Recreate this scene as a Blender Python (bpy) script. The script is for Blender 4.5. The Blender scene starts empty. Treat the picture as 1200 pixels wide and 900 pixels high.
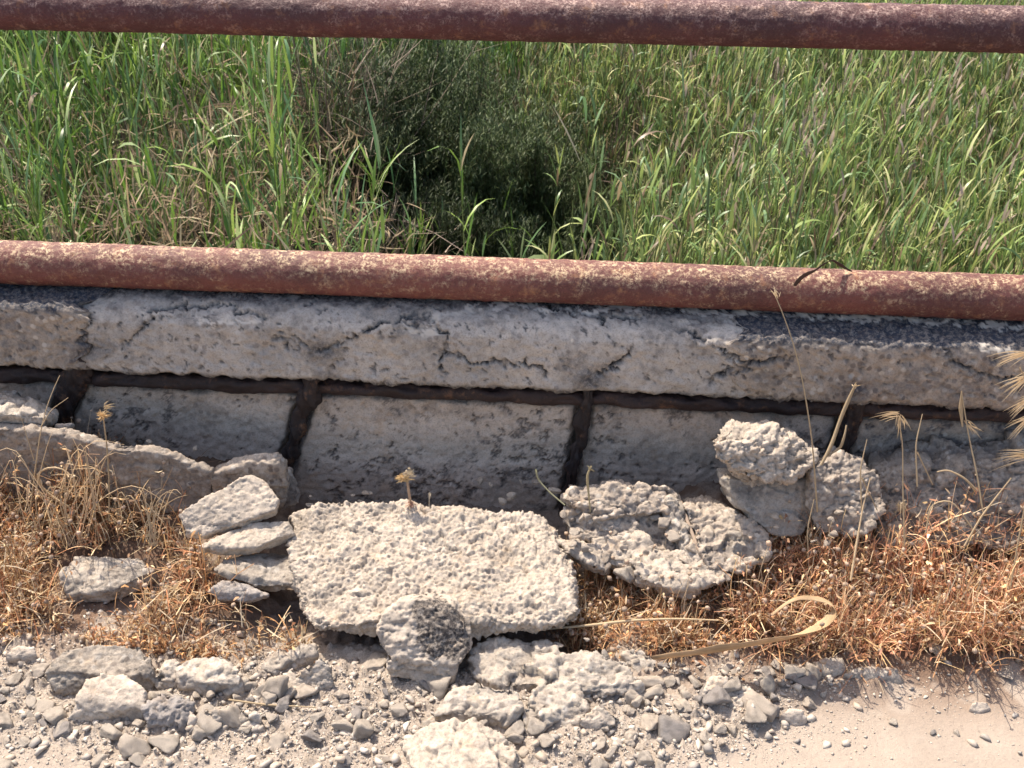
import bpy, bmesh, math, random
import numpy as np
from mathutils import Matrix, Vector

sc = bpy.context.scene
COL = sc.collection
RNG = np.random.default_rng(7)
random.seed(7)

# ---------------------------------------------------------------- camera
CAM = np.array([0.0, -2.0, 1.5])
PITCH, YAW, ROLL, FOV = map(math.radians, (30.0, -3.661, 0.493, 50.0))
FW = np.array([math.sin(YAW) * math.cos(PITCH), math.cos(YAW) * math.cos(PITCH), -math.sin(PITCH)])
_rt = np.array([math.cos(YAW), -math.sin(YAW), 0.0]); _up = np.cross(_rt, FW)
RT = _rt * math.cos(ROLL) + _up * math.sin(ROLL)
UP = -_rt * math.sin(ROLL) + _up * math.cos(ROLL)
FPX = 600 / math.tan(FOV / 2)
cd = bpy.data.cameras.new('camera'); cam = bpy.data.objects.new('camera', cd); COL.objects.link(cam)
M = Matrix(((RT[0], UP[0], -FW[0], CAM[0]), (RT[1], UP[1], -FW[1], CAM[1]), (RT[2], UP[2], -FW[2], CAM[2]), (0, 0, 0, 1)))
cam.matrix_world = M
cd.sensor_width = 36; cd.lens = 18 / math.tan(FOV / 2); cd.clip_start = 0.05; cd.clip_end = 2000
cd.dof.use_dof = True; cd.dof.focus_distance = 2.15; cd.dof.aperture_fstop = 16.0
sc.camera = cam

# ---------------------------------------------------------------- light
SUN = Vector((-0.35, 0.36, 0.89)).normalized()          # direction towards the sun
elev = math.asin(SUN.z); azim = math.atan2(SUN.x, SUN.y)
w = bpy.data.worlds.new('World'); sc.world = w; w.use_nodes = True
nt = w.node_tree; bg = nt.nodes['Background']
sky = nt.nodes.new('ShaderNodeTexSky'); sky.sky_type = 'NISHITA'; sky.sun_disc = False
sky.sun_elevation = elev; sky.sun_rotation = azim; sky.air_density = 1.0; sky.dust_density = 4.0
nt.links.new(sky.outputs[0], bg.inputs[0]); bg.inputs[1].default_value = 0.135
sd = bpy.data.lights.new('sun', 'SUN'); sd.energy = 3.7; sd.angle = math.radians(0.53); sd.color = (1.0, 0.905, 0.77)
so = bpy.data.objects.new('sun', sd); COL.objects.link(so)
so.rotation_euler = SUN.to_track_quat('Z', 'Y').to_euler(); so.location = (-4, 4, 9)
sc.view_settings.view_transform = 'Standard'; sc.view_settings.look = 'None'
sc.view_settings.gamma = 1; sc.view_settings.exposure = 0.97


# ---------------------------------------------------------------- helpers: coordinates (photograph 1200 x 900)
def ray(px, py):
    return FW + RT * (px - 600) / FPX - UP * (py - 450) / FPX

def Z(px, py, z):                      # the place seen at px,py that is z above the pavement
    r = ray(px, py); return CAM + r * ((z - CAM[2]) / r[2])

def D(px, py, d):                      # the place seen at px,py that is d in front of the wall face
    r = ray(px, py); return CAM + r * ((-d - CAM[1]) / r[1])

def proj(P):
    q = P - CAM; c = q @ FW
    return 600 + FPX * (q @ RT) / c, 450 - FPX * (q @ UP) / c


# ---------------------------------------------------------------- helpers: noise
def _hash(ix, iy, iz, s):
    h = (ix.astype(np.int64) * 374761393 + iy.astype(np.int64) * 668265263 + iz.astype(np.int64) * 2147483647 + s * 974634777) & 0xffffffff
    h = ((h ^ (h >> 13)) * 1274126177) & 0xffffffff
    h = ((h ^ (h >> 16)) * 2246822519) & 0xffffffff
    return (h ^ (h >> 15)) & 0xffffffff

_G = np.random.default_rng(1).normal(size=(256, 3)); _G /= np.linalg.norm(_G, axis=1)[:, None]

def perlin(P, s=0):
    i = np.floor(P).astype(np.int64); f = P - i; u = f * f * f * (f * (f * 6 - 15) + 10); out = 0
    for a in (0, 1):
        for b in (0, 1):
            for c in (0, 1):
                g = _G[_hash(i[:, 0] + a, i[:, 1] + b, i[:, 2] + c, s) & 255]
                d = (g * (f - np.array([a, b, c]))).sum(1)
                wt = (u[:, 0] if a else 1 - u[:, 0]) * (u[:, 1] if b else 1 - u[:, 1]) * (u[:, 2] if c else 1 - u[:, 2])
                out = out + wt * d
    return out * 1.6

def fbm(P, f, o=3, s=0, g=0.5):
    t = 0; a = 1
    for k in range(o):
        t = t + a * perlin(P * f * 2 ** k + 17.3 * k, s + k); a *= g
    return t

def worley(P, s=0):                    # distance to nearest and second nearest cell point
    i = np.floor(P).astype(np.int64); f = P - i; d1 = np.full(len(P), 9.0); d2 = d1.copy(); cid = np.zeros(len(P))
    for a in (-1, 0, 1):
        for b in (-1, 0, 1):
            for c in (-1, 0, 1):
                h = _hash(i[:, 0] + a, i[:, 1] + b, i[:, 2] + c, s)
                o = np.stack([(h & 1023) / 1023, ((h >> 10) & 1023) / 1023, ((h >> 20) & 1023) / 1023], 1)
                d = np.linalg.norm(o + np.array([a, b, c]) - f, axis=1)
                m = d < d1; d2 = np.where(m, d1, np.minimum(d2, d)); cid = np.where(m, (h & 255) / 255, cid); d1 = np.where(m, d, d1)
    return d1, d2, cid

def facets(P, f, s=0):                 # piecewise planar chips with sharp steps
    P = P * f + .28 * np.stack([perlin(P * f * 1.7, s + 1), perlin(P * f * 1.7, s + 2), perlin(P * f * 1.7, s + 3)], 1)
    i = np.floor(P).astype(np.int64); fr = P - i; d1 = np.full(len(P), 9.0); best = np.zeros(len(P)); d2 = d1.copy()
    for a in (-1, 0, 1):
        for b in (-1, 0, 1):
            for c in (-1, 0, 1):
                h = _hash(i[:, 0] + a, i[:, 1] + b, i[:, 2] + c, s)
                o = np.stack([(h & 1023) / 1023, ((h >> 10) & 1023) / 1023, ((h >> 20) & 1023) / 1023], 1) + np.array([a, b, c]) - fr
                d = np.linalg.norm(o, axis=1); m = d < d1; g = _G[(h >> 7) & 255]
                best = np.where(m, (o * g).sum(1) * .9 + ((h >> 3) & 255) / 255 - .5, best); d2 = np.where(m, d1, np.minimum(d2, d)); d1 = np.where(m, d, d1)
    return best, d2 - d1

def sstep(a, b, x):
    t = np.clip((x - a) / (b - a), 0, 1); return t * t * (3 - 2 * t)

def polydist(px, py, pl):
    d = np.full(px.shape, 1e9)
    for (x0, y0), (x1, y1) in zip(pl[:-1], pl[1:]):
        dx, dy = x1 - x0, y1 - y0; L = dx * dx + dy * dy + 1e-9
        t = np.clip(((px - x0) * dx + (py - y0) * dy) / L, 0, 1)
        d = np.minimum(d, np.hypot(px - x0 - t * dx, py - y0 - t * dy))
    return d

def inside(px, py, poly):
    r = np.zeros(px.shape, bool); n = len(poly)
    for k in range(n):
        x0, y0 = poly[k]; x1, y1 = poly[(k + 1) % n]
        if y0 == y1: continue
        c = ((y0 > py) != (y1 > py)) & (px < (x1 - x0) * (py - y0) / (y1 - y0) + x0); r ^= c
    return r


# ---------------------------------------------------------------- helpers: objects
def tag(o, label=None, cat=None, group=None, kind=None):
    if label: o['label'] = label
    if cat: o['category'] = cat
    if group: o['group'] = group
    if kind: o['kind'] = kind
    return o

def empty(name, loc, label, cat, group=None):
    o = bpy.data.objects.new(name, None); COL.objects.link(o); o.location = loc; o.empty_display_size = 0.05
    return tag(o, label, cat, group)

def mesh(name, V, F, mats, col=None, smooth=True, midx=None):
    """F: (n,3) or (n,4) array or a list of such arrays"""
    me = bpy.data.meshes.new(name); V = np.asarray(V, np.float32)
    Fs = F if isinstance(F, list) else [F]
    Fs = [np.asarray(f, np.int32) for f in Fs if len(f)]
    me.vertices.add(len(V)); me.vertices.foreach_set('co', V.ravel())
    tot = np.concatenate([np.full(len(f), f.shape[1], np.int32) for f in Fs])
    loops = np.concatenate([f.ravel() for f in Fs])
    me.loops.add(len(loops)); me.loops.foreach_set('vertex_index', loops)
    me.polygons.add(len(tot)); me.polygons.foreach_set('loop_start', np.concatenate([[0], np.cumsum(tot)[:-1]]).astype(np.int32))
    if smooth: me.polygons.foreach_set('use_smooth', np.ones(len(tot), bool))
    for m in (mats if isinstance(mats, (list, tuple)) else [mats]): me.materials.append(m)
    if midx is not None: me.polygons.foreach_set('material_index', np.asarray(midx, np.int32))
    if col is not None:
        a = me.color_attributes.new('tone', 'FLOAT_COLOR', 'POINT')
        c = np.ones((len(V), 4), np.float32); c[:, :col.shape[1]] = col; a.data.foreach_set('color', c.ravel())
    me.update(calc_edges=True); me.validate()
    return me

def link(name, me, parent=None, loc=None):
    o = bpy.data.objects.new(name, me); COL.objects.link(o)
    if parent is not None: o.parent = parent
    if loc is not None: o.location = loc
    return o

def rel(V, base): return np.asarray(V) - np.asarray(base)[None]

def gridF(nu, nv, wrap=False):
    i = np.arange(nu - 1)[:, None]; j = np.arange(nv if wrap else nv - 1)[None]
    a = i * nv + j; b = i * nv + (j + 1) % nv
    return np.stack([a, b, b + nv, a + nv], -1).reshape(-1, 4)

def normals(me):
    n = np.zeros(len(me.vertices) * 3, np.float32); me.vertices.foreach_get('normal', n); return n.reshape(-1, 3)

def coords(me):
    n = np.zeros(len(me.vertices) * 3, np.float32); me.vertices.foreach_get('co', n); return n.reshape(-1, 3).astype(float)


# ---------------------------------------------------------------- materials
class N:
    def __init__(s, name):
        s.m = bpy.data.materials.new(name); s.m.use_nodes = True; s.t = s.m.node_tree; s.b = s.t.nodes['Principled BSDF']
        s.out = s.t.nodes['Material Output']
        s.b.inputs['Roughness'].default_value = 0.9; s.b.inputs['Specular IOR Level'].default_value = 0.25
        s.co = s.n('ShaderNodeTexCoord').outputs['Object']
    def n(s, t, **k):
        q = s.t.nodes.new(t)
        for a, v in k.items(): setattr(q, a, v)
        return q
    def l(s, a, b): s.t.links.new(a, b)
    def noise(s, scale, det=4, rough=0.55, stretch=None, off=0.0):
        q = s.n('ShaderNodeTexNoise'); q.inputs['Scale'].default_value = scale; q.inputs['Detail'].default_value = det; q.inputs['Roughness'].default_value = rough
        mp = s.n('ShaderNodeMapping'); mp.inputs['Location'].default_value = (off, off * 1.7, off * .3)
        if stretch: mp.inputs['Scale'].default_value = stretch
        s.l(s.co, mp.inputs[0]); s.l(mp.outputs[0], q.inputs['Vector']); return q.outputs['Fac']
    def ramp(s, f, stops):
        q = s.n('ShaderNodeValToRGB'); e = q.color_ramp.elements
        while len(e) < len(stops): e.new(0.5)
        for k, (p, c) in enumerate(stops):
            e[k].position = p; e[k].color = (c, c, c, 1) if isinstance(c, (int, float)) else (*c, 1)
        s.l(f, q.inputs[0]); return q.outputs[0]
    def mix(s, f, a, b, mode='MIX'):
        q = s.n('ShaderNodeMix'); q.data_type = 'RGBA'; q.blend_type = mode
        for v, i in ((f, 0), (a, 6), (b, 7)):
            if isinstance(v, (int, float)): q.inputs[i].default_value = v
            elif isinstance(v, tuple): q.inputs[i].default_value = (*v, 1)
            else: s.l(v, q.inputs[i])
        return q.outputs[2]
    def math(s, op, a, b):
        q = s.n('ShaderNodeMath'); q.operation = op
        for v, i in ((a, 0), (b, 1)):
            if isinstance(v, (int, float)): q.inputs[i].default_value = v
            else: s.l(v, q.inputs[i])
        return q.outputs[0]
    def attr(s):
        q = s.n('ShaderNodeAttribute'); q.attribute_name = 'tone'; sp = s.n('ShaderNodeSeparateColor'); s.l(q.outputs['Color'], sp.inputs[0]); return sp.outputs, q.outputs['Color']
    def bump(s, h, dist, strength=1.0, prev=None):
        q = s.n('ShaderNodeBump'); q.inputs['Distance'].default_value = dist; q.inputs['Strength'].default_value = strength
        s.l(h, q.inputs['Height'])
        if prev is not None: s.l(prev, q.inputs['Normal'])
        return q.outputs[0]
    def done(s, color, normal=None):
        if isinstance(color, tuple): s.b.inputs['Base Color'].default_value = (*color, 1)
        else: s.l(color, s.b.inputs['Base Color'])
        if normal is not None: s.l(normal, s.b.inputs['Normal'])
        return s.m

def stone_mat(name, a, b, dark=(.07, .06, .055), pale=(.55, .49, .42), lich=.5, fine=1.0, speck=0.0):
    """tone.r = grime / lichen cover / painted shade, tone.g = pale fresh break, tone.b = overall tint (0.5 neutral)"""
    s = N(name); at, _ = s.attr()
    big = s.noise(9, 5, .6); mid = s.noise(55, 5, .65, off=3); fin = s.noise(260, 4, .6, off=7)
    c = s.mix(s.ramp(big, [(.32, 0.0), (.68, 1.0)]), a, b)
    c = s.mix(s.ramp(mid, [(.3, .55), (.55, 0.0)]), c, tuple(x * .55 for x in a))
    c = s.mix(s.ramp(mid, [(.58, 0.0), (.78, .6)]), c, pale)
    c = s.mix(s.ramp(fin, [(.36, .5), (.5, 0.0)]), c, tuple(x * .45 for x in a))
    c = s.mix(s.ramp(s.noise(16, 5, .7, off=21), [(.56, 0.0), (.72, .45)]), c, tuple(x * y for x, y in zip(a, (.85, .68, .5))))
    c = s.mix(s.ramp(s.noise(24, 6, .75, off=27), [(.6, 0.0), (.7, .5)]), c, tuple(x * .5 for x in a))
    if speck:
        v = s.n('ShaderNodeTexVoronoi'); v.inputs['Scale'].default_value = 70; s.l(s.co, v.inputs['Vector'])
        sp = s.n('ShaderNodeSeparateColor'); s.l(v.outputs['Color'], sp.inputs[0])
        edge = s.ramp(v.outputs['Distance'], [(.3, 1.0), (.5, 0.0)])
        c = s.mix(s.math('MULTIPLY', s.math('MULTIPLY', s.math('GREATER_THAN', sp.outputs[0], .72), edge), speck), c, pale)
        c = s.mix(s.math('MULTIPLY', s.math('MULTIPLY', s.math('GREATER_THAN', sp.outputs[1], .8), edge), speck), c, (.13, .1, .085))
    ln = s.math('MULTIPLY', s.ramp(s.noise(130, 4, .7, off=11), [(.38, 0.0), (.56, 1.0)]), lich)
    g = s.math('MULTIPLY', at[0], s.math('ADD', ln, 1 - lich))
    c = s.mix(g, c, dark)
    c = s.mix(at[1], c, pale)
    tint = s.n('ShaderNodeMapRange'); tint.inputs[3].default_value = .5; tint.inputs[4].default_value = 1.5; s.l(at[2], tint.inputs[0])
    vm = s.n('ShaderNodeVectorMath'); vm.operation = 'SCALE'; s.l(c, vm.inputs[0]); s.l(tint.outputs[0], vm.inputs['Scale'])
    nn = s.bump(s.noise(420, 4, .7, off=5), .002 * fine, .6)
    nn = s.bump(s.noise(95, 8, .75, off=9), .005 * fine, .55, nn)
    return s.done(vm.outputs[0], nn)

M_wall = stone_mat('weathered_concrete', (.60, .495, .405), (.52, .435, .36), speck=.35, fine=.7, dark=(.035, .032, .035))
M_cope = stone_mat('grey_cement_render', (.475, .42, .365), (.40, .355, .31), speck=.4, fine=.6, dark=(.035, .034, .038))
M_agg = stone_mat('aggregate_concrete', (.44, .365, .295), (.35, .29, .235), speck=.7, fine=1.0, dark=(.045, .05, .065))
M_slab = stone_mat('broken_mortar_slab', (.52, .44, .36), (.46, .39, .32), pale=(.60, .53, .45), lich=.7, fine=.9, speck=.35)
M_rub = stone_mat('broken_grey_concrete', (.50, .43, .355), (.43, .37, .31), pale=(.58, .53, .47), lich=.7, speck=.5)
M_cream = stone_mat('cream_limestone', (.53, .45, .365), (.47, .395, .325), pale=(.60, .52, .43), lich=.6, fine=.8, speck=.3)
M_dark = stone_mat('dark_weathered_stone', (.36, .32, .29), (.27, .24, .22), pale=(.45, .42, .38), lich=.6)

def rust_mat(name, base, deep, speck, amt, stretch=None, mf=150):
    s = N(name)
    big = s.noise(8, 4, .6, stretch); mid = s.noise(mf, 5, .75, None, 4); fin = s.noise(330, 3, .7, off=6)
    c = s.mix(s.ramp(big, [(.35, 0.0), (.65, 1.0)]), base, deep)
    c = s.mix(s.ramp(fin, [(.32, .6), (.5, 0.0)]), c, tuple(x * .4 for x in deep))
    geo = s.n('ShaderNodeNewGeometry'); sx = s.n('ShaderNodeSeparateXYZ'); s.l(geo.outputs['Normal'], sx.inputs[0])
    clus = s.noise(34, 5, .75, off=13)
    crust = s.math('MULTIPLY', s.math('ADD', s.ramp(sx.outputs[2], [(.15, .12), (.85, 1.0)]), s.ramp(clus, [(.5, 0.0), (.62, .35)])), s.ramp(clus, [(.42, .12), (.60, 1.0)]))
    c = s.mix(s.math('MULTIPLY', crust, s.ramp(mid, [(.45, 0.0), (.58, amt)])), c, speck)
    c = s.mix(s.ramp(s.noise(28, 5, .75, off=9), [(.56, 0.0), (.72, amt * .7)]), c, (.42, .2, .09))
    s.b.inputs['Roughness'].default_value = .6; s.b.inputs['Specular IOR Level'].default_value = .45
    nn = s.bump(mid, .003, .6); nn = s.bump(fin, .0015, .7, nn)
    return s.done(c, nn)

M_pipe = rust_mat('rusted_painted_steel', (.19, .056, .042), (.10, .03, .026), (.66, .48, .29), .85, (.55, 1, 1), 150)
M_rail = rust_mat('rusted_rail_paint', (.11, .03, .03), (.06, .018, .02), (.58, .40, .33), .6, (.5, 1, 1), 200)
M_bar = rust_mat('flaking_rust', (.032, .018, .016), (.018, .012, .012), (.09, .05, .04), .6, (1, 1, .3))
M_barh = rust_mat('flaking_rust_bar', (.036, .019, .017), (.020, .012, .012), (.10, .05, .04), .4, (.25, 1, 1))

def leaf_mat(name, rough=.55, trans=.35):
    s = N(name); at, colr = s.attr()
    s.b.inputs['Roughness'].default_value = rough; s.b.inputs['Specular IOR Level'].default_value = .35
    s.l(colr, s.b.inputs['Base Color'])
    tr = s.n('ShaderNodeBsdfTranslucent'); s.l(colr, tr.inputs[0]); mx = s.n('ShaderNodeMixShader'); mx.inputs[0].default_value = trans
    s.l(s.b.outputs[0], mx.inputs[1]); s.l(tr.outputs[0], mx.inputs[2]); s.l(mx.outputs[0], s.out.inputs[0])
    return s.m
M_leaf = leaf_mat('reed_leaf', .38, .32)
M_shrub = leaf_mat('shrub_leaf', .6, .12)
M_dry = leaf_mat('dry_weed', .8, .3)
M_straw = leaf_mat('bleached_straw', .7, .3)
M_twig = leaf_mat('grey_twig', .9, .02)

def soil_mat():
    s = N('dusty_pavement_soil'); at, _ = s.attr()      # r: soil 1 / pavement 0, g: litter
    big = s.noise(5, 5, .6); mid = s.noise(40, 5, .7, off=2); fin = s.noise(300, 3, .6, off=5)
    pav = s.mix(s.ramp(big, [(.35, 0.0), (.65, 1.0)]), (.35, .288, .235), (.31, .255, .208))
    pav = s.mix(s.ramp(mid, [(.28, .45), (.45, 0.0)]), pav, (.36, .29, .24))
    pav = s.mix(s.ramp(fin, [(.3, .35), (.45, 0.0)]), pav, (.3, .24, .2))
    so_ = s.mix(s.ramp(mid, [(.35, 0.0), (.65, 1.0)]), (.30, .245, .195), (.40, .34, .285))
    so_ = s.mix(s.ramp(fin, [(.38, .6), (.52, 0.0)]), so_, (.2, .155, .12))
    pav = s.mix(s.ramp(s.noise(13, 7, .75, off=31), [(.5, 0.0), (.75, .45)]), pav, (.42, .36, .30))
    pav = s.mix(s.ramp(s.noise(150, 3, .7, off=33), [(.62, 0.0), (.7, .6)]), pav, (.17, .14, .12))
    c = s.mix(at[0], pav, so_)
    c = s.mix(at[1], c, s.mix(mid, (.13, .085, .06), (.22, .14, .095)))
    nn = s.bump(fin, .0015, .5); nn = s.bump(s.noise(90, 5, .7, off=8), .006, .6, nn)
    return s.done(c, nn)
M_soil = soil_mat()
s_ = N('shaded_ditch_earth'); M_earth = s_.done(s_.mix(s_.noise(3, 6, .7), (.022, .018, .012), (.06, .046, .028)), s_.bump(s_.noise(20, 5), .03))  # earth colour lowered to carry the shrub shadow of the hollow


# ---------------------------------------------------------------- low land beyond the wall (one sheet to the horizon)
def axis(a, b, n, far, m):
    mid = np.linspace(a, b, n); t = np.linspace(0, 1, m)[1:] ** 3
    return np.concatenate([(a - (far + a) * t)[::-1] if a < 0 else (a - far * t)[::-1], mid, b + (far - b) * t])

def terr(x, y):
    P = np.stack([x, y, np.zeros_like(x)], -1).reshape(-1, 3)
    h = fbm(P, .35, 3, 5).reshape(x.shape) * .12
    bank = sstep(-.2, -2.2, x) * sstep(3.0, 6.5, y) * .35
    hole = -.9 * np.exp(-(((x + .1) / 1.1) ** 2 + ((y - 5.2) / 1.2) ** 2))
    return -1.45 + h + bank + hole

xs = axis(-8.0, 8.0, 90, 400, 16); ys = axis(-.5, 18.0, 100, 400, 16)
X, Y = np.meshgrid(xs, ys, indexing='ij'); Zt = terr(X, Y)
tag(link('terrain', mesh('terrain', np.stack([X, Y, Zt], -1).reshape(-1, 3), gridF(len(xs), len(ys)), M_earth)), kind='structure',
    label='earth of the low ground under the reeds, darkened for shrub shade')

# ---------------------------------------------------------------- pavement with soil and dust (one sheet)
_b = np.array([Z(px, py, 0) for px, py in ((-120, 880), (0, 880), (120, 905), (400, 930), (600, 935), (760, 915), (850, 880), (900, 850), (960, 815), (1040, 798), (1200, 785), (1320, 775))])
_b = _b[np.argsort(_b[:, 0])]
def pav_edge(x): return np.interp(x, _b[:, 0], _b[:, 1])
def gbase(x, y):                                        # broad height of the ground
    d = -y
    mid = sstep(-.72, -.58, x) * sstep(.30, .16, x)
    h = (.10 - .095 * mid) * sstep(.42, .06, d) + .012 * sstep(.75, .5, d) - .03 * sstep(-.62, -.56, x) * sstep(.12, .06, x) * sstep(.46, .43, d) * sstep(.1, .2, d)
    return h
def ground(x, y):
    P = np.stack([x, y, np.zeros_like(x)], -1).reshape(-1, 3); sh = x.shape
    soil = sstep(-.035, .05, y - pav_edge(x) + .03 * fbm(P, 9, 3, 3).reshape(sh))
    n = fbm(P, 14, 3, 1).reshape(sh) * .009 + np.maximum(0, fbm(P, 60, 4, 2, .65).reshape(sh)) * .013
    m = fbm(P, 3, 2, 8).reshape(sh) * .002
    return gbase(x, y) * soil + n * soil + m * (1 - soil) + .002 * soil, soil
def nonuni(a, b, step, lo, hi, m):
    c = np.arange(a, b, step); t = (np.linspace(0, 1, m)[1:]) ** 2
    return np.concatenate([(a + (lo - a) * t)[::-1], c, c[-1] + (hi - c[-1]) * t])
xs = nonuni(-1.35, 1.25, .0052, -8, 8, 24); ys = nonuni(-.85, -.005, .0052, -8, .02, 24)
ys = np.unique(ys)
X, Y = np.meshgrid(xs, ys, indexing='ij'); Zg, soil = ground(X, Y)
P = np.stack([X, Y, Zg], -1).reshape(-1, 3)
px_, py_ = proj(P)
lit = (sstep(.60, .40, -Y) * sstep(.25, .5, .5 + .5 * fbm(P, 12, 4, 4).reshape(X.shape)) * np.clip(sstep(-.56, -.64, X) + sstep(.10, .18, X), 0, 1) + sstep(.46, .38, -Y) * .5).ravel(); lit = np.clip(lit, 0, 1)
tag(link('pavement', mesh('pavement', P, gridF(len(xs), len(ys)), M_soil, np.stack([soil.ravel(), lit, lit * 0 + .5], 1))), kind='structure',
    label='pinkish dusty concrete pavement with dry soil and grit against the wall')
# slab body under the pavement
def box(name, lo, hi, mat, parent=None, bev=0.0, loc=None):
    bm = bmesh.new(); bmesh.ops.create_cube(bm, size=1)
    for v in bm.verts:
        for k in range(3): v.co[k] = (lo[k] + hi[k]) / 2 + v.co[k] * (hi[k] - lo[k])
    if bev: bmesh.ops.bevel(bm, geom=bm.edges[:], offset=bev, segments=2, affect='EDGES', profile=.5)
    me = bpy.data.meshes.new(name); bm.to_mesh(me); bm.free(); me.materials.append(mat)
    return link(name, me, parent, loc)
tag(box('bridge_deck', (-8, -8, -.9), (8, .02, -.03), M_wall), kind='structure', label='concrete bridge deck carrying the pavement')

# ---------------------------------------------------------------- broken concrete parapet
WB = (0, .12, 0)
wall = empty('concrete_parapet', WB, 'low cracked grey concrete parapet with rusty reinforcement laid bare, under the pipe rail', 'parapet wall')
def wpart(name, V, F, mat, col): return link(name, mesh(name, rel(V, WB), F, mat, col), wall)
box('wall_core', (-4, -.065, -1.5), (4, .14, .515 - .0), M_wall, wall, 0, None).location = (0, 0, 0)

CR = [[(98, 345), (106, 375), (96, 400), (105, 412)],
      [(145, 407), (160, 390), (182, 376), (172, 368), (190, 358), (215, 357), (235, 360), (262, 356), (285, 364), (312, 373)],
      [(315, 395), (335, 398), (333, 406)], [(335, 398), (345, 396), (362, 408)],
      [(374, 412), (400, 400), (425, 392), (440, 382), (462, 377), (482, 379), (500, 374), (512, 383), (522, 388), (526, 400), (518, 420), (520, 442)],
      [(455, 379), (475, 371), (498, 369)], [(800, 385), (830, 400), (852, 415), (885, 425), (905, 424)],
      [(828, 447), (850, 438), (880, 430), (905, 422), (918, 419)], [(1105, 408), (1128, 430), (1160, 441), (1198, 445)],
      [(640, 352), (655, 362), (700, 372), (760, 372)], [(520, 410), (560, 425), (610, 425), (640, 436)], [(700, 440), (730, 425), (740, 405)]]
PALE = [[(235, 375), (250, 379), (266, 374), (292, 378), (310, 372)], [(508, 383), (510, 366), (535, 367), (560, 360)],
        [(470, 381), (488, 386)], [(496, 388), (512, 389)],
        [(570, 358), (640, 361), (682, 367), (720, 358), (770, 357), (852, 367), (900, 366), (985, 370), (1060, 371), (1075, 375), (1200, 383)], [(1148, 409), (1200, 412)]]
LIFT = [([(795, 374), (862, 381), (884, 418), (842, 416), (803, 394)], .005), ([(185, 374), (262, 356), (318, 373), (360, 405), (330, 430), (150, 428)], -.003),
        ([(405, 400), (500, 378), (522, 392), (518, 446), (380, 446)], -.004)]

def crackfield(V, nseed, px=None, py=None):
    px, py = proj(V)
    jx = px + 6 * fbm(V, 35, 5, nseed, .7); jy = py + 6 * fbm(V, 35, 5, nseed + 9, .7); wd = 1.2 + 1.7 * sstep(-.4, .5, fbm(V, 22, 2, nseed + 5))
    dep = np.zeros(len(V)); pale = np.zeros(len(V))
    for c in CR:
        d = polydist(jx, jy, c); k = np.exp(-(d / wd) ** 2); dep = np.maximum(dep, k)
    dep = dep * (.55 + .45 * sstep(-.3, .2, fbm(V, 18, 2, nseed + 6)))
    for c in PALE:
        d = polydist(jx, jy, c); pale = np.maximum(pale, sstep(wd + 1.2, wd + .4, d))
    lift = np.zeros(len(V))
    for poly, h in LIFT: lift = np.where(inside(jx, jy, poly), h, lift)
    return px, py, dep, pale, lift

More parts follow.
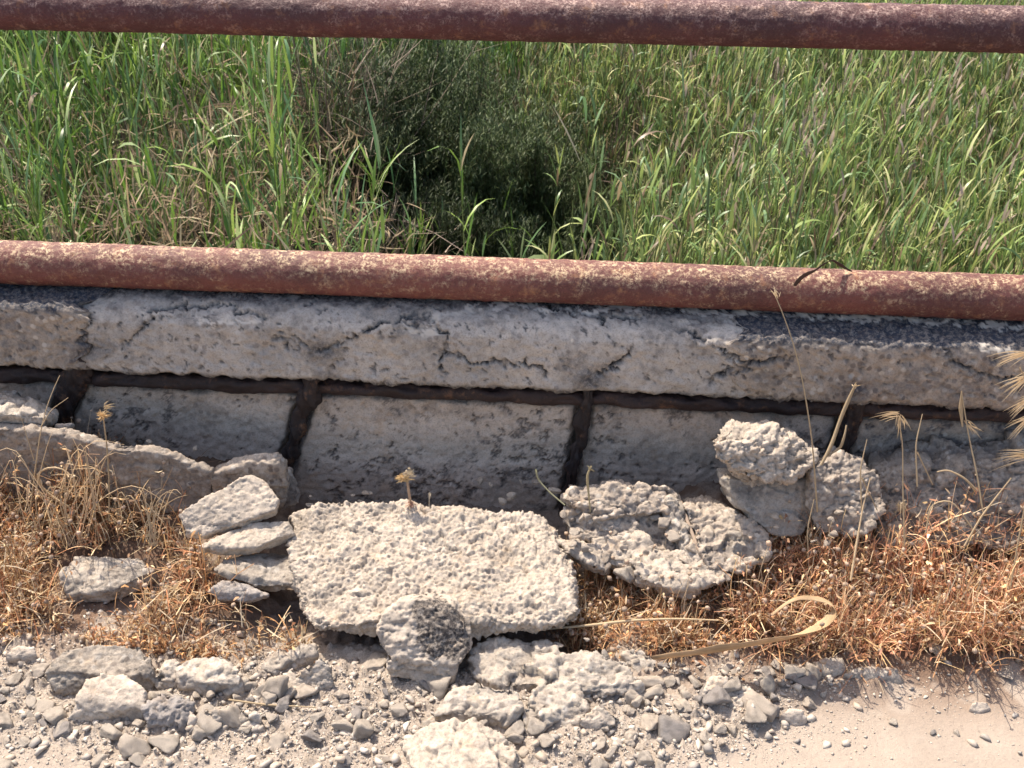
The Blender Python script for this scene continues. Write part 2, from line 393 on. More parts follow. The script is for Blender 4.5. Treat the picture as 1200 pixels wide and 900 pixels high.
def coping(x0, x1, prof, mat, seed, darktop, agg, name='coping', e0=.012, e1=.012, s0=0, s1=0):
    xs = np.arange(x0, x1, .0036) if x1 - x0 < 2.2 else np.arange(x0, x1, .0036)
    prof = np.array(prof, float); L = np.concatenate([[0], np.cumsum(np.linalg.norm(np.diff(prof, axis=0), axis=1))])
    # fine spacing on the visible stretch
    s = np.concatenate([np.linspace(0, L[1], 12)[:-1], np.arange(L[1], L[-2], .0036), np.linspace(L[-2], L[-1], 8)])
    py = np.interp(s, L, prof[:, 0]); pz = np.interp(s, L, prof[:, 1])
    # round the corners a little
    for _ in range(3):
        py[12:-8] = (py[11:-9] + py[12:-8] * 2 + py[13:-7]) / 4; pz[12:-8] = (pz[11:-9] + pz[12:-8] * 2 + pz[13:-7]) / 4
    nu, nv = len(xs), len(s)
    V = np.stack([np.repeat(xs, nv), np.tile(py, nu), np.tile(pz, nu)], 1)
    ty = np.gradient(py); tz = np.gradient(pz); nrm = np.stack([tz, -ty], 1); nrm /= np.linalg.norm(nrm, axis=1)[:, None]
    nn = np.tile(nrm, (nu, 1)); nn = np.stack([np.zeros(len(V)), nn[:, 0], nn[:, 1]], 1)
    if nn[:, 1].mean() > 0: nn = -nn
    P = V.copy(); P[:, 0] += seed * 3.1
    h = fbm(P, 7, 3, seed) * .005 + fbm(P, 45, 4, seed + 3, .6) * .0032
    if agg:
        d1, d2, cid = worley(P * 48, seed); h += np.where(cid > .55, 1, 0) * sstep(.42, .15, d1) * .0045; h -= sstep(.35, .5, fbm(P, 60, 2, seed + 5)) * .004
    fa, ea = facets(P * [1, 1, 1.6], 13, seed + 70); h += np.clip(fa, -.6, .6) * .0022; fb, eb = facets(P, 42, seed + 71); h += np.clip(fb, -.6, .6) * .0014
    pits = sstep(.66, .85, fbm(P, 50, 5, seed + 7, .7)); h -= pits * .004
    # ragged lower lip
    lip = sstep(.395, .36, V[:, 2]); h += lip * fbm(P, 28, 3, seed + 6) * .004
    px, pyy, dep, pale, lift = crackfield(V, seed)
    edge = np.exp(-(V[:, 0] - x0) / .006) * e0 + np.exp(-(x1 - V[:, 0]) / .006) * e1
    h += lift - dep * .014 - edge
    V = V + nn * h[:, None]
    wob = (V[:, 2] - .43); zz = np.stack([V[:, 2] * 0, V[:, 1], V[:, 2]], 1)
    V[:, 0] += np.exp(-(P[:, 0] - seed * 3.1 - x0) / .08) * s0 * (wob + .35 * fbm(zz, 22, 3, 71)) + np.exp(-(x1 - P[:, 0] + seed * 3.1) / .08) * s1 * (wob + .35 * fbm(zz, 22, 3, 71))
    V[:, 2] += lip * fbm(P, 12, 3, seed + 12) * .005
    grime_shade = np.clip(dep * 1.3, 0, 1)
    grime_shade = np.maximum(grime_shade, sstep(.37, .355, V[:, 2]) * .9)  # darker along the lower lip and underside
    grime_shade = np.maximum(grime_shade, pits * .75)
    grime_shade = np.maximum(grime_shade, sstep(.3, .7, fbm(P, 9, 5, seed + 20, .7)) * .45)
    streak = sstep(.1, .6, fbm(P * [1, 1, .25], 26, 4, seed + 25, .6)) * sstep(.42, .50, V[:, 2]) * .35; grime_shade = np.maximum(grime_shade, streak)
    top = sstep(*darktop, V[:, 2] + .006 * fbm(P, 30, 3, seed + 2)); grime_shade = np.maximum(grime_shade, top * 1.0)  # ledge top darkened: lichen plus the pipe's shadow put into the colour
    # corrosion stains round the bars
    for sx, sy in ((100, 410), (376, 412), (690, 445), (1003, 458)):
        grime_shade = np.maximum(grime_shade, np.exp(-(((px - sx) / 22) ** 2 + ((pyy - sy) / 14) ** 2)) * .9)
    tint = .5 + .16 * fbm(P, 5, 3, seed + 30)
    light = inside(px, pyy, LIFT[0][0]); tint = np.where(light, .62, tint)
    col = np.stack([grime_shade, pale * (1 - dep), np.clip(tint, 0, 1)], 1)
    F = gridF(nu, nv)
    # end caps: fans to the middle of the end profile
    ca = len(V); V = np.vstack([V, [[x0, .1, .44], [x1, .1, .44]]]); col = np.vstack([col, [[.6, 0, .5]] * 2])
    a = np.arange(nv - 1); base = (nu - 1) * nv
    T = np.vstack([np.stack([a, a + 1, np.full(nv - 1, ca)], 1)[:, ::-1], np.stack([base + a, base + a + 1, np.full(nv - 1, ca + 1)], 1)])
    return wpart(name, V, [F, T], mat, col)

XL = D(100, 380, .045)[0]; XR = D(872, 400, .045)[0]
P_L = [(.165, .518), (.045, .521), (-.040, .507), (-.048, .497), (-.050, .372), (-.042, .360), (.03, .362)]
P_M = [(.165, .518), (.050, .521), (.012, .516), (-.030, .492), (-.043, .474), (-.047, .365), (-.038, .355), (.03, .358)]
P_R = [(.165, .518), (.045, .520), (-.046, .494), (-.051, .480), (-.053, .367), (-.044, .355), (.03, .358)]
coping(-2.6, XL + .004, P_L, M_agg, 3, (.492, .503), True, s1=.14)
coping(XL, XR, P_M, M_cope, 11, (.504, .518), False, e0=.006, e1=-.001, s0=.14, s1=-.10)
coping(XR - .012, 2.6, P_R, M_agg, 23, (.480, .492), True, e0=.001, s0=-.10)

STIR = [((102, 405), (66, 500), .027), ((378, 408), (330, 560), .019), ((694, 440), (664, 585), .0135), ((1006, 455), (978, 560), .020)]
def stx(k, z, y=-.012):               # x of stirrup k at height z
    (ax, ay), (bx, by), r = STIR[k]
    A = D(ax, ay, -y); B = D(bx, by, -y); t = (z - A[2]) / (B[2] - A[2]); return A[0] + (B[0] - A[0]) * t

def face_panel(xl, xr, rl, rr, seed, mat=M_wall):
    zs = np.arange(-.02, .306, .0038); w0 = float(np.mean(xr(zs) - xl(zs))); n = int(w0 / .0038)
    t = np.linspace(0, 1, n); a = xl(zs) + rl; b = xr(zs) - rr
    X = a[None] + (b - a)[None] * t[:, None]; Zz = np.tile(zs, (n, 1)); V = np.stack([X, np.zeros_like(X), Zz], -1).reshape(-1, 3)
    P = V + np.array([0, seed * 1.7, 0])
    h = fbm(P, 6, 3, seed) * .005 + fbm(P, 50, 4, seed + 2, .6) * .0025
    pits = sstep(.6, .8, fbm(P, 38, 5, seed + 4, .7) * (.6 + .8 * sstep(-.3, .5, fbm(P, 6, 2, seed + 44)))); h -= pits * .005
    spall = sstep(.3, .36, fbm(P, 13, 4, seed + 5, .6)) * sstep(.18, .30, V[:, 2] + .05 * fbm(P, 4, 2, seed + 55)); h -= spall * .005
    e = np.minimum((V[:, 0] - np.repeat(a[None], n, 0).ravel()), (np.repeat(b[None], n, 0).ravel() - V[:, 0]))
    er = e + .006 * fbm(P, 35, 3, seed + 6); h -= sstep(.012, 0, er) * .03
    tz = .306 - V[:, 2] + .008 * fbm(P, 25, 3, seed + 7); h -= sstep(.014, .0, tz) * .03
    V[:, 1] -= h
    blot = sstep(.22, .5, fbm(P * np.array([1, 1, 1.6]), 9, 4, seed + 8, .62))
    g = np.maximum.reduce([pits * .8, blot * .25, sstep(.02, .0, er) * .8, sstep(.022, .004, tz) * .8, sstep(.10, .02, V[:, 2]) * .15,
                           spall * .3, sstep(.32, .5, fbm(P * [1, 1, 1.15], 20, 6, seed + 19, .75)) * .75 * sstep(.0, .25, fbm(P, 5, 3, seed + 56))])
    tint = .5 + .15 * fbm(P, 4, 3, seed + 9) + .05 * np.sin(V[:, 2] * 60)
    return wpart('wall_face', V, gridF(n, len(zs)), mat, np.stack([g, g * 0, np.clip(tint, 0, 1)], 1))
edges = [lambda z: -2.6 + 0 * z] + [(lambda z, k=k: stx(k, z)) for k in range(4)] + [lambda z: 2.6 + 0 * z]
rs = [0] + [s[2] * .8 for s in STIR] + [0]
for k in range(5): face_panel(edges[k], edges[k + 1], rs[k], rs[k + 1], 40 + 7 * k, M_agg if k == 4 else M_wall)

def tube(name, pts, rad, mat, parent=None, base=(0, 0, 0), nv=24, step=.006, amp=.002, fr=40, seed=1, squash=1.0, col=None, stretch=(1, 1, 1)):
    pts = np.array(pts, float); L = np.concatenate([[0], np.cumsum(np.linalg.norm(np.diff(pts, axis=0), axis=1))])
    n = max(3, int(L[-1] / step)); s = np.linspace(0, L[-1], n)
    C = np.stack([np.interp(s, L, pts[:, k]) for k in range(3)], 1)
    rr = np.interp(s, L, np.atleast_1d(rad) if np.ndim(rad) else np.full(len(pts), rad))
    T = np.gradient(C, axis=0); T /= np.linalg.norm(T, axis=1)[:, None] + 1e-9
    ref = np.array([0, 1, 0.01]); A = np.cross(T, ref); A /= np.linalg.norm(A, axis=1)[:, None]; B = np.cross(T, A)
    th = np.linspace(0, 2 * np.pi, nv, endpoint=False)
    Dr = A[:, None] * np.cos(th)[None, :, None] + B[:, None] * np.sin(th)[None, :, None] * squash
    V = (C[:, None] + Dr * rr[:, None, None]).reshape(-1, 3)
    if amp: V = V + Dr.reshape(-1, 3) * (fbm(V * np.array(stretch), fr, 3, seed) * amp)[:, None]
    c0 = len(V); V = np.vstack([V, C[:1], C[-1:]]); a = np.arange(nv)
    caps = np.vstack([np.stack([a, (a + 1) % nv, np.full(nv, c0)], 1)[:, ::-1], np.stack([a + (n - 1) * nv, (a + 1) % nv + (n - 1) * nv, np.full(nv, c0 + 1)], 1)])
    cc = None if col is None else np.tile(np.array(col), (len(V), 1))
    return link(name, mesh(name, rel(V, base), [gridF(n, nv, True)[:, ::-1], caps], mat, cc), parent)

tube('reinforcing_bar', [(-2.6, -.006, .321), (2.6, -.006, .321)], .0165, M_barh, wall, WB, 28, .004, .0065, 38, 5, stretch=(.5, 1, 1))
for k, ((ax, ay), (bx, by), r) in enumerate(STIR):
    A = D(ax, ay, .018); B = D(bx, by, .018); B2 = A + (B - A) * 1.7
    A0 = A + np.array([0, .03, .012]); top = A + (B - A) * .12 + np.array([0, -.006, 0])
    tube('stirrup_bar', [A0, A, top, (A + B) / 2, B, B2], [r * .5, r * .7, r * 1.05, r * .95, r * .7, r * .55], M_bar, wall, WB, 40, .003, .013, 40, 60 + k, .6, stretch=(1.6, 1.6, .45))

# ---------------------------------------------------------------- pipes
def pipe(name, y, z, r, mat, label, cat, seed):
    e = empty(name, (0, y, z), label, cat)
    xs = nonuni(-1.5, 1.4, .0042, -3.4, 3.4, 120); nv = 72; th = np.linspace(0, 2 * np.pi, nv, endpoint=False)
    X = np.repeat(xs, nv); Tt = np.tile(th, len(xs)); P = np.stack([X * .6, np.cos(Tt) * r, np.sin(Tt) * r], 1)
    h = fbm(P, 2.5, 2, seed + 8) * .0014 + fbm(P, 14, 3, seed + 9) * .0007 + fbm(P, 60, 3, seed) * .0011 + np.maximum(0, fbm(P, 130, 2, seed + 4)) * .0014
    V = np.stack([X, np.cos(Tt) * (r + h), np.sin(Tt) * (r + h)], 1)
    link('pipe', mesh('pipe', V, gridF(len(xs), nv, True)[:, ::-1], mat), e)
    return e
R = .0445
lp = pipe('lower_pipe_rail', .04, .5648, R, M_pipe, 'thick rusty red steel pipe lying along the top of the concrete parapet', 'pipe rail', 4)
up = pipe('upper_pipe_rail', .30, 1.0276, R, M_rail, 'dark red rusty upper handrail pipe crossing the top of the photo', 'handrail', 14)
for x in (-2.2, 2.1):
    tube('post', [(x, .30, -1.4), (x, .30, .99)], .03, M_rail, up, (0, .3, 1.0276), 20, .03, 0)
    tube('bracket', [(x, .13, .42), (x, .29, .42)], .02, M_rail, up, (0, .3, 1.0276), 12, .03, 0)
exec_after = []

# ================================================================ vegetation beyond the wall
def ribbons(C, W, side, colr, seg):
    """C: (n,seg+1,3) centre lines, W: (seg+1,) width profile or (n,seg+1), side: (n,3) -> V,F,col"""
    n = len(C); Wd = W if np.ndim(W) == 2 else np.tile(W, (n, 1))
    L = C - side[:, None] * Wd[..., None] / 2; Rr = C + side[:, None] * Wd[..., None] / 2
    V = np.stack([L, Rr], 2).reshape(-1, 3); b = (np.arange(n) * (seg + 1) * 2)[:, None] + (np.arange(seg) * 2)[None]
    F = np.stack([b, b + 1, b + 3, b + 2], -1).reshape(-1, 4)
    return V, F, np.repeat(colr, (seg + 1) * 2, 0)

class Bag:
    def __init__(s): s.V = []; s.F = []; s.C = []; s.n = 0
    def add(s, V, F, C):
        s.V.append(V); s.F.append(F + s.n); s.C.append(C); s.n += len(V)
    def mesh(s, name, mat, base=(0, 0, 0)):
        q = [f for f in s.F if f.shape[1] == 4]; t = [f for f in s.F if f.shape[1] == 3]
        return mesh(name, rel(np.vstack(s.V), base), ([np.vstack(q)] if q else []) + ([np.vstack(t)] if t else []), mat, np.vstack(s.C), smooth=False)

def arc(base, up0, az, length, lean0, bend, seg, rng):
    """curved leaf centre lines: start direction lean0 from vertical, bending by bend radians"""
    n = len(base); pts = [base]; st = length / seg
    for k in range(seg):
        a = lean0 + bend * (k + .5) / seg
        dr = np.stack([np.sin(a) * np.cos(az), np.sin(a) * np.sin(az), np.cos(a)], 1)
        pts.append(pts[-1] + dr * st[:, None])
    return np.stack(pts, 1)

WP = np.array([.35, .9, 1.0, .62, .05])
def reeds(bag, base, height, rng, nleaf=7, leaflen=.26, leafw=.018, cols=None, drift=0.0, stemcol=(.10, .13, .05)):
    n = len(base); height = height * (.55 + .75 * sstep(-.5, .5, fbm(base + 3, 1.4, 2, 77))); lean = rng.normal(0, .16, n) + .02; az = rng.uniform(0, 2 * np.pi, n)
    tilt = np.stack([np.sin(lean) * np.cos(az) + drift, np.sin(lean) * np.sin(az), np.ones(n)], 1); tilt /= np.linalg.norm(tilt, axis=1)[:, None]
    S = base[:, None] + tilt[:, None] * (height[:, None] * np.linspace(0, 1, 3)[None])[..., None]
    sd = np.stack([np.ones(n), rng.normal(0, .3, n), np.zeros(n)], 1)
    bag.add(*ribbons(S, np.array([.007, .006, .003]), sd, np.array(stemcol)[None] * rng.uniform(.6, 1.4, (n, 1)) * np.array([[1, 1, 1]]), 2))
    for k in range(nleaf):
        t = rng.uniform(.3, 1.0, n); b = base + tilt * (height * t)[:, None]
        L = leaflen * rng.uniform(.55, 1.25, n); la = rng.uniform(.03, .5, n); bend = np.where(rng.random(n) < .3, rng.uniform(.6, 2.0, n), rng.uniform(0, .6, n))
        a = rng.uniform(0, 2 * np.pi, n); C = arc(b, None, a, L, la, bend, 4, rng); C[..., 0] += drift * .4 * np.linspace(0, 1, 5)[None] * L[:, None]
        sd = np.stack([-np.sin(a), np.cos(a), rng.normal(0, .35, n)], 1)
        W = WP[None] * leafw * rng.uniform(.6, 1.3, n)[:, None]
        bag.add(*ribbons(C, W, sd, cols(n, rng, t), 4))

GREEN = np.array([[.11, .20, .035], [.16, .26, .05], [.06, .13, .035], [.22, .31, .07], [.12, .21, .09], [.33, .40, .18]])
DRY = np.array([[.33, .25, .15], [.26, .18, .11], [.40, .33, .21], [.20, .14, .09]])
def colfun(pdry, pal=GREEN, gain=1.0):
    def f(n, rng, t):
        c = pal[rng.integers(0, len(pal), n)] * rng.uniform(.7, 1.3, (n, 1)) * gain * 1.2
        d = rng.random(n) < pdry * (1.5 - t); c[d] = DRY[rng.integers(0, len(DRY), d.sum())] * rng.uniform(.7, 1.2, (d.sum(), 1)); return c
    return f

def scatter(n, x0, x1, y0, y1, keep=None, rng=RNG):
    x = rng.uniform(x0, x1, n); y = rng.uniform(y0, y1, n); z = terr(x, y); P = np.stack([x, y, z], 1)
    if keep is not None: P = P[keep(P)]
    return P

rng = np.random.default_rng(21)
# image-plane planning of what grows where, evaluated on each clump's own ground position
def imx(P): return proj(P + np.array([0, 0, .5]))
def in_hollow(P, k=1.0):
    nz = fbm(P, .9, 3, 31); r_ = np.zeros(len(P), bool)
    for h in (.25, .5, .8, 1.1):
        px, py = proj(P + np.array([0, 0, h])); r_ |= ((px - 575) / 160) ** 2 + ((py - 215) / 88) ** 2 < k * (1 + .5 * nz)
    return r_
def k_left(P):
    px, py = imx(P); nz = fbm(P, .9, 3, 31)
    hole = in_hollow(P)
    lit = inside(px + 60 * nz, py + 50 * nz, [(-60, 190), (120, 215), (230, 150), (420, 130), (440, 400), (180, 420), (-60, 430)])
    p = np.where(lit, .45, 1.0) * np.where(hole, .03, 1.0)
    gap = fbm(P * [1, .6, 0], 1.3, 3, 38) > -.22
    return (px < 640 + 60 * nz) & (rng.random(len(P)) < p) & gap
bag = Bag()
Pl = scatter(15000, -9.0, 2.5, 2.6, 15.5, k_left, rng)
reeds(bag, Pl, rng.uniform(.85, 1.55, len(Pl)), rng, 10, .32, .0145, colfun(.10), .0)
tag(link('green_reeds', bag.mesh('green_reeds', M_leaf)), 'bright green reed grass covering the bank at the upper left beyond the pipes', 'reeds', kind='stuff')
def k_right(P):
    px, py = imx(P); nz = fbm(P, .9, 3, 33)
    hole = ((px - 590) / 165) ** 2 + ((py - 290) / 125) ** 2 < 1 + .6 * nz
    gap = fbm(P * [1, .6, 0], 1.6, 3, 37) > -.42
    return (px > 620 + 60 * nz) & ~hole & gap
bag = Bag()
Pr = scatter(19500, -1.5, 8.5, 2.6, 16, k_right, rng)
reeds(bag, Pr, rng.uniform(.75, 1.35, len(Pr)), rng, 11, .19, .0125, colfun(.2, np.array([[.17, .25, .07], [.23, .30, .09], [.11, .18, .06], [.33, .37, .12], [.16, .24, .11], [.42, .42, .2]])), .07)
tag(link('olive_reeds', bag.mesh('olive_reeds', M_leaf)), 'dense olive green reed bed with dry tan leaves filling the upper right beyond the pipes', 'reeds', kind='stuff')
# seed plumes in the reed bed
bag = Bag(); sel = Pr[rng.integers(0, len(Pr), 520)]
for k in range(9):
    n = len(sel); b = sel + np.stack([rng.normal(0, .02, n), rng.normal(0, .02, n), rng.uniform(.85, 1.35, n)], 1)
    a = rng.uniform(0, 6.28, n); C = arc(b, None, a, rng.uniform(.05, .13, n), rng.uniform(.05, .5, n), rng.uniform(0, .8, n), 4, rng)
    bag.add(*ribbons(C, WP * .014, np.stack([-np.sin(a), np.cos(a), a * 0], 1), np.array([[.42, .33, .25]]) * rng.uniform(.6, 1.2, (n, 1)), 4))
tag(link('reed_plumes', bag.mesh('reed_plumes', M_straw)), 'buff feathery seed plumes standing above the reed bed', 'seed plumes', kind='stuff')
# dead litter on the left bank and round the hollow
bag = Bag()
def k_lit(P):
    px, py = imx(P); nz = fbm(P, 1.2, 3, 35)
    m = inside(px + 70 * nz, py + 50 * nz, [(-60, 130), (120, 150), (230, 105), (480, 95), (470, 200), (430, 420), (180, 430), (-60, 430)]) | ((((px - 760) / 130) ** 2 + ((py - 175) / 70) ** 2 < 1) & (rng.random(len(P)) < .4))
    return m
Pd = scatter(46000, -5.5, 3, 2.6, 11, k_lit, rng); n = len(Pd)
a = rng.uniform(0, 6.28, n); Pd[:, 2] += rng.uniform(0, 1.0, n)
C = arc(Pd, None, a, rng.uniform(.04, .22, n) * np.where(rng.random(n) < .1, 2, 1), rng.uniform(.3, 1.7, n), rng.normal(0, .7, n), 4, rng)
bag.add(*ribbons(C, np.array([.5, 1, 1, .8, .3]) * .008, np.stack([-np.sin(a), np.cos(a), rng.normal(0, .5, n)], 1), DRY[rng.integers(0, 4, n)] * rng.uniform(.6, 1.4, (n, 1)), 4))
tag(link('dead_reed_litter', bag.mesh('dead_reed_litter', M_dry)), 'tangle of dead brown reed litter on the left bank beyond the pipe', 'dead reeds', kind='stuff')

# a feathery dark green shrub over the hollow
def shrub(cx, cy, w, h, n, label, pal, leafl, seed, twigs=60):
    rg = np.random.default_rng(seed); z0 = float(terr(np.array([cx]), np.array([cy]))[0]); e = empty('wild_shrub', (cx, cy, z0), label, 'shrub')
    tb = Bag(); tips = []
    m = twigs; a = rg.uniform(0, 6.28, m); C = arc(np.tile([[0, 0, 0.]], (m, 1)) + rg.normal(0, .04, (m, 3)) * [1, 1, 0], None, a, h * rg.uniform(.6, 1.1, m), rg.uniform(0, .75, m) * w, rg.uniform(-.2, .5, m), 6, rg)
    tb.add(*ribbons(C, np.linspace(.02, .003, 7), np.stack([-np.sin(a), np.cos(a), a * 0], 1), np.array([[.09, .07, .055]]) * rg.uniform(.6, 1.4, (m, 1)), 6))
    link('branches', tb.mesh('branches', M_twig), e)
    lb = Bag(); i = rg.integers(0, m, n); t = rg.uniform(.25, 1, n); k = np.minimum((t * 6).astype(int), 5); fr = (t * 6 - k)[:, None]
    b = C[i, k] * (1 - fr) + C[i, k + 1] * fr + rg.normal(0, .028, (n, 3)) * h
    a = rg.uniform(0, 6.28, n); CC = arc(b, None, a, leafl * rg.uniform(.5, 1.3, n), rg.uniform(.0, 1.1, n), rg.uniform(-.3, .8, n), 2, rg)
    lb.add(*ribbons(CC, np.array([.6, 1, .2]) * leafl * .14, np.stack([-np.sin(a), np.cos(a), a * 0], 1), pal[rg.integers(0, len(pal), n)] * rg.uniform(.6, 1.3, (n, 1)), 2))
    link('foliage', lb.mesh('foliage', M_shrub), e); return e
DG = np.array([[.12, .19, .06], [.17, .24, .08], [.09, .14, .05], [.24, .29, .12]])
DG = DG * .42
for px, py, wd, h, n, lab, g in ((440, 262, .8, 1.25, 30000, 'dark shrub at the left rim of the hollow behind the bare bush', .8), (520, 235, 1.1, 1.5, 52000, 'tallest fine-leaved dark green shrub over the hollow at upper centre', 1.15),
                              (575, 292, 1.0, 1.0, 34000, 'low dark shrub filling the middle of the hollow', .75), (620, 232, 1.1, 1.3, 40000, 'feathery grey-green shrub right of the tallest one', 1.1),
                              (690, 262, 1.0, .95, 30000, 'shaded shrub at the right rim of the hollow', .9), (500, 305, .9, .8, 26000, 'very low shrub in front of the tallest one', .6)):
    b = Z(px, py, -1.45); shrub(b[0], b[1], wd, h, n, lab, DG * g * 1.15, .045, px, 70)  # g puts light into the leaf colour: low shrubs darker, tall ones paler

def deadbush(px, py, h, m, seed, label, colr):
    rg = np.random.default_rng(seed); b = Z(px, py, -1.3); z0 = float(terr(np.array([b[0]]), np.array([b[1]]))[0]); e = None; tb = Bag()
    a = rg.uniform(0, 6.28, m); C = arc(rg.normal(0, .05, (m, 3)) * [1, 1, 0], None, a, h * rg.uniform(.6, 1.15, m), rg.uniform(.05, 1.0, m), rg.normal(0, .35, m), 6, rg)
    tb.add(*ribbons(C, np.linspace(.012, .003, 7), np.stack([-np.sin(a), np.cos(a), a * 0], 1), np.array([colr]) * rg.uniform(.5, 1.3, (m, 1)), 6))
    for q in range(6):
        k = rg.integers(1, 6, m); bb = C[np.arange(m), k]; a2 = a + rg.normal(0, 1.0, m); C2 = arc(bb, None, a2, h * rg.uniform(.15, .4, m), rg.uniform(.2, 1.5, m), rg.normal(0, .5, m), 4, rg)
        tb.add(*ribbons(C2, np.linspace(.006, .002, 5), np.stack([-np.sin(a2), np.cos(a2), a2 * 0], 1), np.array([colr]) * rg.uniform(.5, 1.4, (m, 1)), 4))
    tag(link('dead_bush', tb.mesh('dead_bush', M_twig), None, (b[0], b[1], z0)), label, 'dead bush')
deadbush(395, 255, 1.6, 70, 3, 'bare grey-brown dead bush standing left of the dark hollow', (.22, .17, .135))
deadbush(445, 300, .65, 80, 4, 'low tangle of dead pale twigs just above the pipe, left of the hollow', (.42, .33, .25))
deadbush(760, 235, .6, 90, 6, 'grey dead brush heaped at the right rim of the dark hollow', (.26, .2, .155))

# individual tall reeds in front of the hollow
RS = [(505, 330, .75, 'tall reed with broad leaves in front of the dark hollow'), (550, 335, .85, 'slender reed with one long leaf right of the dead twigs'),
      (600, 345, .7, 'reed with pale arching leaves at the middle of the hollow'), (640, 330, .65, 'short reed clump leaf-heavy at the lower right of the hollow'),
      (690, 345, .85, 'bright green reed at the right edge of the hollow'), (715, 340, .6, 'small reed next to the bright green one right of the hollow'),
      (470, 345, .55, 'short reed at the left foot of the hollow'), (20, 170, 1.2, 'large reed with long bleached arching leaves at the far upper left'),
      (110, 330, .7, 'reed with drooping leaves low at the left above the pipe'), (300, 320, .7, 'reed leaning over the dead litter at the left'),
      (575, 300, .9, 'thin reed standing deep in the shade of the hollow')]
for k, (px, py, h, lab) in enumerate(RS):
    rg = np.random.default_rng(100 + k); b = Z(px, py, -1.5); b[2] = terr(np.array([b[0]]), np.array([b[1]]))[0]
    bg_ = Bag(); m = 3; bb = np.zeros((m, 3)); bb[1:, :2] = rg.normal(0, .07, (m - 1, 2))
    reeds(bg_, bb, np.array([h, h * .8, h * .7]) * 1.3, rg, 7, .30, .015, colfun(.12, GREEN * 1.15)); tag(link('reed_plant', bg_.mesh('reed_plant', M_leaf), None, b), lab, 'reed')

# ================================================================ rocks
def ico(sub):
    bm = bmesh.new(); bmesh.ops.create_icosphere(bm, subdivisions=sub, radius=1.0)
    V = np.array([v.co[:] for v in bm.verts]); F = np.array([[v.index for v in f.verts] for f in bm.faces]); bm.free(); return V, F
ICO = {k: ico(k) for k in (1, 2, 3, 4, 5)}

def faceted(V, rg, npl=14, ang=1.0, dl=.62):
    n = rg.normal(size=(npl, 3)); n /= np.linalg.norm(n, axis=1)[:, None]; d = rg.uniform(dl, .92, npl)
    c = V @ n.T; r = np.where(c > .05, d[None] / np.maximum(c, .05), 9).min(1); r = np.minimum(r, 1.15)
    return V * (r * ang + (1 - ang))[:, None]

def hull_mesh(hulls, voxel):
    bm = bmesh.new()
    for pts in hulls:
        b2 = bmesh.new(); vs = [b2.verts.new(Vector(p)) for p in pts]; r = bmesh.ops.convex_hull(b2, input=vs)
        bmesh.ops.delete(b2, geom=[v for v in b2.verts if not v.link_faces], context='VERTS'); b2.normal_update()
        t = bpy.data.meshes.new('t'); b2.to_mesh(t); b2.free(); bm.from_mesh(t); bpy.data.meshes.remove(t)
    me = bpy.data.meshes.new('t'); bm.to_mesh(me); bm.free()
    o = bpy.data.objects.new('t', me); COL.objects.link(o); md = o.modifiers.new('r', 'REMESH'); md.mode = 'VOXEL'; md.voxel_size = voxel; md.adaptivity = 0
    dg = bpy.context.evaluated_depsgraph_get(); ev = o.evaluated_get(dg); m2 = bpy.data.meshes.new_from_object(ev)
    V = coords(m2); F = np.zeros(len(m2.polygons) * 4, np.int32)
    F = np.array([p.vertices[:] for p in m2.polygons if len(p.vertices) == 4], np.int32)
    bpy.data.objects.remove(o); bpy.data.meshes.remove(me); bpy.data.meshes.remove(m2)
    return V, F

def smoothV(V, F, it):
    for _ in range(it):
        acc = np.zeros_like(V); cnt = np.zeros(len(V))
        for k in range(4):
            np.add.at(acc, F[:, k], V[F[:, (k + 1) % 4]]); np.add.at(acc, F[:, (k + 1) % 4], V[F[:, k]])
            np.add.at(cnt, F[:, k], 1); np.add.at(cnt, F[:, (k + 1) % 4], 1)
        V = V * .5 + .5 * acc / np.maximum(cnt, 1)[:, None]
    return V

def vnorm(V, F):
    n = np.cross(V[F[:, 2]] - V[F[:, 0]], V[F[:, 3]] - V[F[:, 1]]) if F.shape[1] == 4 else np.cross(V[F[:, 1]] - V[F[:, 0]], V[F[:, 2]] - V[F[:, 0]])
    a = np.zeros_like(V)
    for k in range(F.shape[1]): np.add.at(a, F[:, k], n)
    return a / (np.linalg.norm(a, axis=1)[:, None] + 1e-12)

